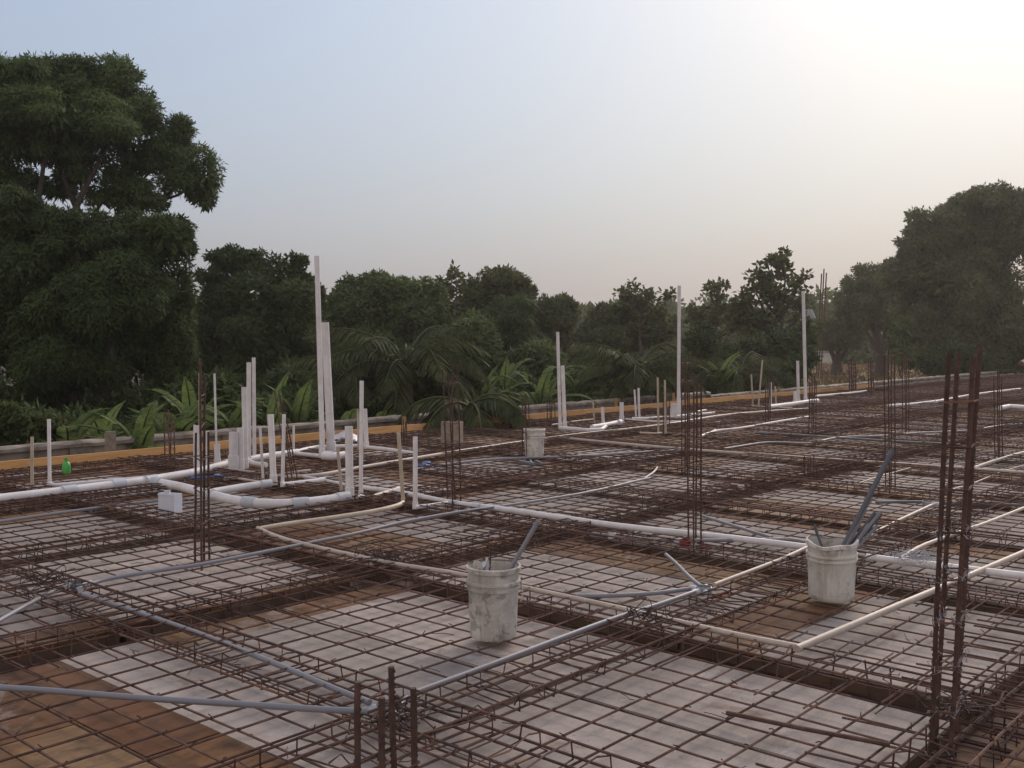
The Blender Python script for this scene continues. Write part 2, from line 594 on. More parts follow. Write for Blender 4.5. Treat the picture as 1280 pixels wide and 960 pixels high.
# ------------------------------------------------------------------ deck formwork
XA = [-1.15, 1.0, 3.15, 5.10, 7.20] + [9.3 + 2.1 * k for k in range(20)]
YB = [-3.2, -0.9, 1.42, 3.27, 5.72, 8.15, 10.5, 12.9]
DECK_X0, DECK_X1, DECK_Y0, DECK_Y1 = -1.6, 49.0, -3.6, 13.38
HALF = 0.15                                  # half width of a beam trough
DEPTH = 0.11
SHALLOW_A = {3.15}
SHALLOW_B = {3.27}                           # this beam has a flat cage on the panels, no trough


def build_deck():
    base = MB()
    base.box((DECK_X0, DECK_Y0, -0.24), (DECK_X1, DECK_Y1, -DEPTH))
    base.box((DECK_X0 + 0.3, DECK_Y0 + 0.3, GROUND), (DECK_X1 - 0.3, DECK_Y1 - 0.35, -0.243))
    xs = [DECK_X0 - HALF] + XA + [DECK_X1 + HALF]
    ys = [DECK_Y0 - HALF] + YB + [DECK_Y1 + HALF]
    cells = []
    for i in range(len(xs) - 1):
        for j in range(len(ys) - 1):
            x0 = xs[i] + (0.003 if xs[i] in SHALLOW_A else HALF)
            x1 = xs[i + 1] - (0.003 if xs[i + 1] in SHALLOW_A else HALF)
            y0 = ys[j] + (0.003 if ys[j] in SHALLOW_B else HALF)
            y1 = ys[j + 1] - (0.003 if ys[j + 1] in SHALLOW_B else HALF)
            if x1 - x0 < 0.1 or y1 - y0 < 0.1:
                continue
            base.box((x0 + 0.02, y0 + 0.004, -DEPTH), (x1 - 0.02, y1 - 0.004, -0.022))
            cells.append((x0, x1, y0, y1))
    deck = base.build('formwork_deck', M['trough'])
    tag(deck, kind='structure')
    rnd = random.Random(5)

    def piece(name, x0, x1, y0, y1, mat):
        g = 0.004
        dz = rnd.uniform(-0.003, 0.003)
        cx, cy = (x0 + x1) / 2, (y0 + y1) / 2
        b = MB().box((x0 - cx + g, y0 - cy + g, -0.020), (x1 - cx - g, y1 - cy - g, 0.0))
        o = link(name, b.mesh(name, mat), deck, (cx, cy, dz))
        o.rotation_euler = (rnd.uniform(-1, 1) * 0.002, rnd.uniform(-1, 1) * 0.002, rnd.uniform(-1, 1) * 0.0015)

    def gray(x0, x1, y0, y1):
        if x1 - x0 < 0.05 or y1 - y0 < 0.05: return
        n = max(1, round((x1 - x0) / 0.9))
        for k in range(n):
            piece('form_panel', x0 + (x1 - x0) * k / n, x0 + (x1 - x0) * (k + 1) / n, y0, y1, M['panel'])

    def planks(x0, x1, y0, y1, along=None):
        if x1 - x0 < 0.05 or y1 - y0 < 0.05: return
        along = along or ('x' if (x1 - x0) >= (y1 - y0) else 'y')
        w, L = (y1 - y0, x1 - x0) if along == 'x' else (x1 - x0, y1 - y0)
        n = max(1, round(w / 0.34))
        for k in range(n):
            p0, p1 = w * k / n, w * (k + 1) / n
            cuts = [0.0]
            while L - cuts[-1] > 0.75:
                cuts.append(min(L - 0.25, cuts[-1] + rnd.uniform(0.35, 0.9)))
            cuts.append(L)
            for c0, c1 in zip(cuts, cuts[1:]):
                if along == 'x':
                    piece('plywood_sheet', x0 + c0, x0 + c1, y0 + p0, y0 + p1, M['ply'])
                else:
                    piece('plywood_sheet', x0 + p0, x0 + p1, y0 + c0, y0 + c1, M['ply'])

    # brown margins (left, right, front, back) of the cells near the camera, all brown = None
    known = {(1, 3.27): (1.45, 0, 0, 0), (3.15, 3.27): (0, 0, 0, 0.34), (3.15, 1.42): (0, 0, 0, 0), (1, 1.42): (0, 0, 0, 0),
             (5.1, 3.27): (0, 0.52, 0, 0), (5.1, 1.42): (0, 0, 0, 0.5), (3.15, -0.9): None, (5.1, -0.9): (0, 0, 0, 0.2),
             (3.15, 5.72): (0, 0, 0.1, 0), (1, 5.72): (0.6, 0, 0.3, 0), (5.1, 5.72): (1.0, 0, 0.2, 0.2), (7.2, 3.27): (0, 0.15, 0, 0),
             (7.2, 1.42): (0, 0.4, 0, 0), (7.2, 5.72): (0, 0, 0, 0.25), (9.3, 3.27): (0.9, 0, 0, 0), (9.3, 5.72): (0, 0.1, 0.2, 0),
             (3.15, 8.15): (0, 0, 0, 0.5), (5.1, 8.15): (0, 0.3, 0, 0.3), (5.1, 10.5): (0.0, 0.6, 0, 0.4), (7.2, 8.15): (0.5, 0.6, 0, 0),
             (7.2, 10.5): None, (9.3, 8.15): (0, 0.5, 0.3, 0.3), (1, -0.9): None}
    for (x0, x1, y0, y1) in cells:
        key = None
        for (kx, ky) in known:
            if abs(x0 - kx) < 0.3 and abs(y0 - ky) < 0.3:
                key = (kx, ky)
        if key:
            mg = known[key]
        elif rnd.random() < 0.22:
            mg = None
        else:
            mg = [0, 0, 0, 0]
            for q in rnd.sample(range(4), rnd.choice((1, 1, 2, 2))):
                mg[q] = rnd.uniform(0.3, 0.95)
        if mg is None:
            planks(x0, x1, y0, y1, rnd.choice('xy') if key is None else 'y')
            continue
        l, r, f, b = mg
        l, r = min(l, (x1 - x0) * 0.75), min(r, (x1 - x0) * 0.4)
        f, b = min(f, (y1 - y0) * 0.45), min(b, (y1 - y0) * 0.4)
        if l: planks(x0, x0 + l, y0, y1)
        if r: planks(x1 - r, x1, y0, y1)
        if f: planks(x0 + l, x1 - r, y0, y0 + f)
        if b: planks(x0 + l, x1 - r, y1 - b, y1)
        gray(x0 + l, x1 - r, y0 + f, y1 - b)
    return deck


build_deck()

# ------------------------------------------------------------------ reinforcement mat
def build_mat():
    root = thing('rebar_mat', 'wide grid of rusty reinforcing bars laid over the whole deck', 'rebar mat')
    rnd = random.Random(3)
    zx, zy = 0.030, 0.041
    xs, ys = [], []
    x = 0.62
    while x < 48.6:
        xs.append(x + rnd.uniform(-0.012, 0.012)); x += 0.222
    y = 13.2
    while y > -1.0:
        ys.append(y + rnd.uniform(-0.012, 0.012)); y -= 0.222

    def bar(p0, p1, z, r):
        n = max(3, int((p1 - p0).length / 1.3))
        d = (p1 - p0).normalized()
        side = Vector((-d.y, d.x, 0))
        ph, am = rnd.uniform(0, 6), rnd.uniform(0.006, 0.016)
        pts = []
        for k in range(n + 1):
            t = k / n
            s = am * sin(ph + t * n * 0.55) + rnd.uniform(-0.004, 0.004)
            pts.append(p0.lerp(p1, t) + side * s + Vector((0, 0, z + rnd.uniform(-0.003, 0.004))))
        MB().tube(pts, r, 5).build('mat_bar', M['rebar'], root)

    for x in xs:                                   # bars that run towards the edge board
        bar(Vector((x, -3.0 if x < 14 else -1.0, 0)), Vector((x, 13.3, 0)), zx, 0.0057)
    for y in ys:
        bar(Vector((0.2, y, 0)), Vector((48.8, y, 0)), zy, 0.0062)
    # tie wire twists at the crossings near the camera
    kn = MB()
    for x in xs:
        for y in ys:
            if math.hypot(x, y) < 10.5 and y > 0.22 * x and x > 0.36 * y and rnd.random() < 0.8:
                a = rnd.uniform(0, 6.28)
                d = Vector((cos(a), sin(a), 0))
                c = Vector((x, y, zy))
                kn.tube([c - d * 0.016, c + Vector((0, 0, 0.010)), c + d * 0.016 + Vector((0, 0, rnd.uniform(0.005, 0.02)))], 0.003, 3)
    o = kn.build('tie_wire', M['wire'], root)
    o['kind'] = 'stuff'
    return xs, ys


MAT_X, MAT_Y = build_mat()

# ------------------------------------------------------------------ beam cages
def stirrup_mesh(w, z0, z1, r, var, rnd):
    """closed link across the beam (in local x), with bent tails at the top"""
    m = MB()
    j = lambda s=0.006: rnd.uniform(-s, s)
    h = w / 2
    pts = [(-h + 0.03, j(0.02), z1 - 0.05), (-h, j(), z1 + j()), (-h, j(), z0), (h, j(), z0), (h, j(), z1 + j()), (0.0, j(0.03), z1 + j(0.008)), (-h * 0.98, 0.012 + j(), z1 - 0.004)]
    if var == 1:
        pts += [(-h + 0.02, 0.05, z1 - 0.06)]
    if var == 2:
        pts = [(-h, 0.01, z0), (-h - 0.005, j(), z1), (-h * 0.3, j(0.05), z1 - 0.012), (h * 0.6, j(0.05), z1 + 0.006), (h, 0.03, z1 - 0.004), (h + 0.01, 0.035, z0), (h, j(0.02), z0), (-h, 0.01, z0)]
    if var == 3:
        pts = [(-h, 0, z0), (-h, 0, z1), (0, j(0.04), z1 + 0.004), (h, 0, z1), (h, 0, z0), (-h, 0, z0), (-h + 0.04, 0.06, z1 + 0.012), (-h + 0.09, 0.075, z1 - 0.03)]
    m.tube([Vector(p) for p in pts], r, 4)
    return m.mesh('stirrup', M['rebar'])


SR = random.Random(21)
ST_DEEP = [stirrup_mesh(0.27, -0.10, 0.105, 0.0046, v, SR) for v in (0, 1, 2, 3, 0, 2)]
ST_FLAT = [stirrup_mesh(0.36, 0.052, 0.125, 0.0046, v, SR) for v in (0, 1, 2, 3, 2, 3)]


def beam_cage(axis, c, a0, a1, label, step, flat=False, group=None, near=15.0, cross=True):
    """axis 'x': the beam runs along x at y=c; 'y': along y at x=c"""
    rnd = random.Random(int(c * 100) + (7 if axis == 'x' else 0))
    root = thing('beam_cage', label, 'rebar cage', (0, 0, 0), group)
    P = (lambda t, o, z: Vector((t, c + o, z))) if axis == 'x' else (lambda t, o, z: Vector((c + o, t, z)))
    w = 0.18 if flat else 0.135
    zs = (0.06, 0.118) if flat else (-0.09, 0.097)
    L = a1 - a0
    for o in (-w, w):
        for z in zs:
            n = max(4, int(L / 1.1))
            pts = [P(a0 + L * k / n, o + rnd.uniform(-0.010, 0.010) * (1 if z > 0 else .4), z + rnd.uniform(-0.006, 0.006)) for k in range(n + 1)]
            MB().tube(pts, 0.0066 if z > 0 else 0.0078, 5).build('long_bar', M['rebar'], root)
    # a middle top bar
    n = max(4, int(L / 1.1))
    MB().tube([P(a0 + L * k / n, rnd.uniform(-0.03, 0.03), zs[1] - 0.004) for k in range(n + 1)], 0.006, 5).build('long_bar', M['rebar'], root)
    far_v, far_f = MB(), None
    meshes = ST_FLAT if flat else ST_DEEP
    t = a0 + 0.1
    cnt = 0
    while t < a1:
        p = P(t, 0, 0)
        rz = (pi / 2 if axis == 'x' else 0) + rnd.gauss(0, 0.13)
        if p.length < near and cnt < 300:
            o = link('stirrup', rnd.choice(meshes), root, p)
            o.rotation_euler = (rnd.gauss(0, 0.09), rnd.gauss(0, 0.03), rz)
            cnt += 1
        else:
            h = 0.135
            d = Vector((cos(rz), sin(rz), 0))
            up = Vector((0, 0, 1))
            far_v.tube([p - d * h - up * 0.09, p - d * h + up * 0.10, p + d * h + up * 0.10, p + d * h - up * 0.09], 0.005, 3)
        t += step * rnd.uniform(0.85, 1.15)
    if far_v.v:
        o = far_v.build('stirrups', M['rebar'], root)
        o['kind'] = 'stuff'
    if cross:
        far_c = MB()
        t = a0 + 0.05
        k = 0
        while t < a1:
            e0, e1 = -rnd.uniform(0.45, 0.62), rnd.uniform(0.45, 0.62)
            p = P(t, 0, 0)
            pts = [P(t + rnd.uniform(-.02, .02), e0, 0.055), P(t, -0.15, 0.060), P(t + rnd.uniform(-.015, .015), 0.15, 0.060), P(t + rnd.uniform(-.03, .03), e1, 0.055)]
            if p.length < near and k < 290:
                MB().tube(pts, 0.0056, 4).build('cross_bar', M['rebar'], root); k += 1
            else:
                far_c.tube(pts, 0.006, 3)
            t += 0.24 * rnd.uniform(0.6, 1.3)
        if far_c.v:
            o = far_c.build('cross_bars', M['rebar'], root)
            o['kind'] = 'stuff'
    return root


def build_cages():
    G = 'rebar beam cages set in the formwork'
    lab_y = {1.0: 'rusty beam cage running under the plain grey conduit at the lower left corner',
             3.15: 'rusty beam cage carrying the grey conduit that leads down to the four cut-off thick bars',
             5.10: 'rusty beam cage just behind the stained bucket, under the long cream pipe',
             7.20: 'rusty beam cage under the thick white pipe that ends at the bucket full of conduits',
             9.3: 'rusty beam cage just beyond the slim column cage with the red box'}
    for x in XA[1:]:
        lb = lab_y.get(x) or ('one of the far rusty beam cages lying parallel across the back of the deck')
        beam_cage('y', x, -3.0 if x < 9 else -0.8, 13.25, lb, 0.17 if x < 9 else 0.22, flat=x in SHALLOW_A, group=G if x in lab_y else 'far rusty beam cages', cross=x < 24 and x not in SHALLOW_A)
    lab_x = {-0.9: 'rusty beam cage past the lower right corner, running away from the camera',
             1.42: 'rusty beam cage around the foot of the tall thick column bars at the right',
             3.27: 'shallow beam cage with curled links on the grey panels right of the four cut-off bars',
             5.72: 'rusty beam cage running away from the left edge, crossing the deck beyond the stained bucket',
             8.15: 'rusty beam cage leading back past the L-shaped beige pipe',
             10.5: 'rusty beam cage leading back past the white square tub and the far white bucket',
             12.9: 'rusty beam cage along the orange edge board'}
    for y in YB[1:]:
        beam_cage('x', y, 0.3, 48.6, lab_x[y], 0.17, flat=y in SHALLOW_B, group=G, cross=y not in SHALLOW_B)


build_cages()

# ------------------------------------------------------------------ edge boards and boundary wall
def build_edge():
    rnd = random.Random(9)
    root = thing('edge_formwork', 'low line of orange boards standing along the far left edge of the deck', 'formwork edge', (20, 13.45, 0))
    x = 1.0
    while x < 33.2:
        L = rnd.uniform(3.4, 4.9)
        e = min(x + L, 33.4)
        z1 = 0.165 + rnd.uniform(-0.012, 0.016)
        b = MB().box((x + 0.006 - 20, -0.016, -0.16), (e - 0.006 - 20, 0.016, z1))
        o = b.build('edge_board', M['board'], root)
        o.location.y = rnd.uniform(-0.012, 0.012)
        o.rotation_euler.y = rnd.uniform(-0.0015, 0.0015)
        x = e
    r2 = thing('edge_formwork', 'pale grey weathered boards closing the deck edge beyond the orange boards', 'formwork edge', (41, 13.43, 0))
    x = 33.45
    while x < 48.8:
        e = min(x + rnd.uniform(3.2, 4.6), 49)
        MB().box((x + 0.006 - 41, -0.02, -0.2), (e - 0.006 - 41, 0.02, 0.10 + rnd.uniform(-0.01, 0.02))).build('edge_board', M['board_old'], r2)
        x = e
    # pegs that hold the boards
    for i, (px, py, lab, top, m) in enumerate(((138, 552, 'stubby timber peg standing in front of the wall at the left end', 0.42, 'block'), (613, 520, 'thin timber peg with red tape on top behind the orange board', 0.52, 'stake'),
                                            (770, 505, 'timber peg behind the orange board near the short white pipe stubs', 0.34, 'stake'), (505, 535, 'short split timber peg at the orange board beside the drooping palm', 0.30, 'stake'),
                                            (842, 496, 'timber peg behind the tallest middle white pipe', 0.36, 'stake'), (973, 493, 'little timber peg on the orange board beyond the bare end stakes', 0.3, 'stake'))):
        p = far(px, py, 1)
        d = ray(px, py)
        p = EYE + d * (13.56 / d.y)
        r = thing('timber_peg', lab, 'peg', (p.x, 13.56, -0.15), 'timber pegs along the edge board')
        wd = 0.07 if i == 0 else 0.03
        MB().box((-wd, -0.025, -0.3), (wd, 0.025, top + 0.15)).build('stake', M[m], r)
        if i == 1:
            MB().box((-0.036, -0.03, top - 0.03), (0.036, 0.03, top + 0.09)).build('red_tape', M['red_paint'], r)

    w = thing('boundary_wall', 'low weathered concrete panel wall with a rounded coping beyond the orange boards', 'wall', (25, 15.05, GROUND))
    x = -3.0
    top = 0.17 - GROUND
    while x < 62:
        e = x + 2.6
        zt = top - (0.0 if x < 24 else 0.10)
        MB().box((x - 25 + 0.17, -0.05, 0), (e - 25 - 0.17, 0.05, zt - 0.09)).build('wall_panel', M['wall'], w)
        MB().box((x - 25 - 0.17, -0.09, 0), (x - 25 + 0.167, 0.09, zt - 0.093)).build('post', M['wall'], w)
        c = MB()
        n = 12
        prof = [(-0.12, -0.09), (-0.125, -0.035), (-0.10, -0.008), (0, 0.0), (0.10, -0.008), (0.125, -0.035), (0.12, -0.09)]
        for k in range(n + 1):
            xx = x - 25 + 0.003 + (2.6 - 0.006) * k / n
            for (yy, zz) in prof:
                c.v.append(Vector((xx, yy + rnd.uniform(-.008, .008), zt + zz + (rnd.uniform(-.012, .012) if zz > -0.05 else 0))))
        q = len(prof)
        for k in range(n):
            for s in range(q - 1):
                a = k * q + s
                c.f.append((a, a + q, a + q + 1, a + 1))
        c.f.append(tuple(range(q))); c.f.append(tuple(n * q + s for s in reversed(range(q))))
        c.build('coping', M['wall'], w)
        x = e


build_edge()

# ------------------------------------------------------------------ column starter cages
def column(label, bars, r, ties, tie_r=0.005, zbase=-0.05, mat='rebar_thick', name='column_cage', ribs=False):
    """bars: list of (base px, base py, top px, top py); ties: heights"""
    b0 = [at(b[0], b[1], 0.0) for b in bars]
    c = sum(b0, Vector()) / len(b0)
    root = thing(name, label, 'rebar column', (c.x, c.y, 0), 'column starter cages')
    lines = []
    for p, b in zip(b0, bars):
        t = above(p, b[2], b[3])
        d = (t - p).normalized()
        a = p - d * (-zbase / max(d.z, .3))
        n = max(4, int((t - a).length / 0.35))
        pts = [a.lerp(t, k / n) - c for k in range(n + 1)]
        amp = r * 0.35
        pts = [q + Vector((random.uniform(-amp, amp), random.uniform(-amp, amp), 0)) for q in pts]
        m = MB().tube(pts, r, 7)
        if ribs:                                   # rolled ribs of the bar
            L = (t - a).length
            for k in range(int(L / 0.028)):
                q = a.lerp(t, (k + 0.5) * 0.028 / L) - c
                m.tube([q - d * 0.004, q + d * 0.004], r * 1.13, 7, cap=False)
        m.build('vertical_bar', M[mat], root)
        lines.append((a - c, t - c))
    order = sorted(range(len(lines)), key=lambda i: math.atan2(lines[i][0].y, lines[i][0].x))
    for z in ties:
        pts = []
        for i in order:
            a, t = lines[i]
            k = (z - a.z) / (t.z - a.z)
            if k > 0.995:
                continue
            q = a.lerp(t, k)
            o = Vector((q.x, q.y, 0))
            cen = sum((l[0].lerp(l[1], min(1, (z - l[0].z) / (l[1].z - l[0].z))) for l in lines), Vector()) / len(lines)
            o = (q - cen); o.z = 0
            if o.length > 1e-6:
                o = o.normalized() * (r + tie_r)
            pts.append(q + o + Vector((0, 0, random.uniform(-.012, .012))))
        if len(pts) > 2:
            pts.append(pts[0])
        if len(pts) > 1:
            MB().tube(pts, tie_r, 5).build('tie', M['rebar'], root)
    return root, lines, c


def build_columns():
    # four cut-off thick bars at the bottom edge
    column('four thick rusty bar ends standing cut off short at the bottom edge of the photo',
           [(446, 1012, 448, 852), (479, 1030, 477, 872), (492, 985, 490, 833), (519, 1005, 517, 860)], 0.0125, (-0.02, 0.16), ribs=True, name='column_cage')
    # tall thick bars at right
    c0 = at(1176, 955)
    ro, ln, cc = column('tall column cage of four very thick rusty bars rising at the right',
           [(1162, 957, 1186, 443), (1168, 938, 1198, 441), (1187, 957, 1217, 447), (1193, 938, 1225, 430)], 0.0102,
           [0.05 + 0.185 * k for k in range(10)], 0.0055, ribs=True)
    # tie-wire twists on it
    tw = MB()
    for z in [0.05 + 0.185 * k for k in range(6)]:
        for a, t in ln:
            q = a.lerp(t, (z - a.z) / (t.z - a.z))
            for k in range(3):
                pts = [q + Vector((random.uniform(-.03, .03), random.uniform(-.03, .03), random.uniform(-.03, .03))) for _ in range(4)]
                tw.tube(pts, 0.0018, 3)
    o = tw.build('tie_wire', M['steel'], ro); o['kind'] = 'stuff'
    T = lambda a, b, s: [a + s * k for k in range(int((b - a) / s))]
    column('slim column cage of four rusty bars with the red box at its foot',
           [(861, 690, 859, 476), (867, 695, 867, 466), (870, 684, 871, 480), (876, 689, 876, 474)], 0.0074, T(0.1, 1.5, .21))
    column('slim rusty column cage a row behind the one with the red box at its foot',
           [(852, 592, 852, 452), (856, 597, 857, 448), (862, 592, 861, 446), (858, 587, 855, 455)], 0.0074, T(0.1, 1.9, .22))
    ro, ln, c = column('column cage of flared rusty bars beside the upright concrete block',
           [(560, 636, 553, 462), (566, 641, 565, 452), (576, 638, 572, 458), (569, 632, 560, 470)], 0.0078, T(0.1, 1.6, .2))
    column('column cage with a white cross pipe tied to it, behind the white square tub',
           [(244, 708, 245, 541), (252, 713, 250, 452), (262, 705, 260, 540), (255, 702, 256, 470)], 0.0092, T(0.12, 1.6, .24))
    column('ragged short column cage in front of the low wall at the left',
           [(207, 588, 205, 516), (212, 590, 210, 512), (219, 588, 217, 522), (213, 586, 214, 518)], 0.0088, T(0.06, 0.75, .11), mat='rebar')
    column('column cage leaning over to the left among the white pipes',
           [(361, 606, 343, 488), (367, 609, 349, 492), (373, 606, 354, 500), (369, 603, 350, 494)], 0.0078, T(0.05, 0.8, .1))
    column('slim column cage standing beside the far white bucket',
           [(653, 575, 653, 498), (658, 577, 657, 494), (662, 574, 661, 500), (656, 573, 656, 497)], 0.0078, T(0.15, 1.2, .25))
    column('short column cage left of the pair of white pipes near the edge board',
           [(684, 533, 684, 497), (688, 535, 687, 494), (694, 533, 693, 499), (689, 531, 690, 497)], 0.0088, T(0.15, 0.8, .3))
    column('column cage beside thin beige stakes, left of the tall middle white pipe',
           [(829, 543, 829, 488), (833, 545, 833, 484), (837, 543, 837, 490), (832, 541, 831, 487)], 0.0078, T(0.12, 1.3, .2))
    column('column cage in front of the thin leaning stakes at the back',
           [(957, 531, 957, 478), (960, 533, 960, 470), (963, 531, 963, 474), (961, 529, 962, 470)], 0.0094, T(0.12, 1.4, .3))
    column('column cage at the end of the long white pipe near the back tall pipes',
           [(1011, 545, 1012, 478), (1015, 547, 1015, 472), (1020, 545, 1020, 476), (1017, 543, 1018, 470)], 0.0088, T(0.12, 1.4, .25))
    column('column cage rising behind the conduits that stick out of the right bucket',
           [(1107, 614, 1105, 443), (1112, 617, 1110, 437), (1119, 614, 1118, 440), (1114, 611, 1114, 446)], 0.0074, T(0.12, 2.3, .24))
    column('short worn cage end just behind the conduit bucket in the dark grid',
           [(1006, 597, 1005, 570), (1010, 599, 1010, 572), (1017, 597, 1017, 568), (1012, 595, 1013, 571)], 0.0078, T(0.1, 0.5, .2))
    column('column cage at the back left of the big dark tree',
           [(1128, 541, 1128, 446), (1132, 543, 1131, 440), (1136, 541, 1136, 448), (1133, 539, 1133, 444)], 0.0088, T(0.15, 2, .3))
    column('column cage right of the tall thick bars',
           [(1244, 577, 1242, 470), (1248, 580, 1247, 464), (1253, 577, 1252, 472), (1249, 574, 1249, 468)], 0.0078, T(0.12, 1.8, .25))
    column('stubby cage by the edge board under the palm',
           [(502, 556, 502, 528), (505, 558, 504, 524), (509, 556, 508, 530), (506, 554, 507, 527)], 0.0088, T(0.1, 0.5, .15))
    column('dense rusty column cage standing at the corner of the orange boards',
           [(1062, 492, 1061, 450), (1065, 494, 1064, 446), (1070, 492, 1069, 452), (1067, 490, 1067, 448)], 0.022, T(0.1, 1.4, .12), 0.012)
    column('dense rusty column cage next to the grey edge boards',
           [(1086, 491, 1086, 452), (1089, 493, 1088, 446), (1092, 491, 1091, 450), (1090, 489, 1089, 449)], 0.018, T(0.1, 1.3, .2), 0.010)


build_columns()

# ------------------------------------------------------------------ pipes
def run_pts(pix, z):
    return [at(x, y, z) for x, y in pix]


def pipe(name, label, pix, r, mat='pvc', z=None, risers=(), couplers=(), group='plastic pipes on the deck', cat='pipe', smooth_n=5, stiff=True, elbow_end=None, open_end=True):
    """a run on the deck with optional risers (base px, base py, top px, top py, radius)"""
    z = (0.06 + r) if z is None else z
    ref = at(*pix[0], z) if pix else at(risers[0][0], risers[0][1], 0.05)
    root = thing(name, label, cat, ref, group)
    if pix:
        pts = [p - ref for p in run_pts(pix, z)]
        pts = (curve_pts(pts, smooth_n) if cat in ('cable',) else fillet_pts(pts)) if len(pts) > 2 else pts
        g = MB()
        if len(pts) == 2:
            n = max(2, int((pts[1] - pts[0]).length / 0.8))
            pts = [pts[0].lerp(pts[1], k / n) + Vector((0, 0, 0.006 * sin(k * 1.7))) for k in range(n + 1)]
        g.tube(pts, r, 12)
        g.build('pipe_run', M[mat], root, True)
    for (x, y) in couplers:
        c = at(x, y, z) - ref
        # direction from the nearest run segment
        best = min(range(len(pts) - 1), key=lambda k: ((pts[k] + pts[k + 1]) / 2 - c).length)
        d = (pts[best + 1] - pts[best]).normalized()
        MB().tube([c - d * r * 1.6, c + d * r * 1.6], r * 1.22, 12).build('coupling', M['pvc_coupler' if mat == 'pvc' else mat], root, True)
    for rs in risers:
        bx, by, tx, ty, rr = rs[:5]
        mt = M[rs[5] if len(rs) > 5 else mat]
        base = at(bx, by, 0.05 + rr)
        top = above(base, tx, ty)
        MB().pipe(base - ref, top - ref, rr).build('riser', mt, root, True)
        d = (top - base).normalized()
        MB().tube([base - ref - d * rr, base - ref + d * rr * 2.2], rr * 1.2, 12).build('socket', mt, root, True)
    return root


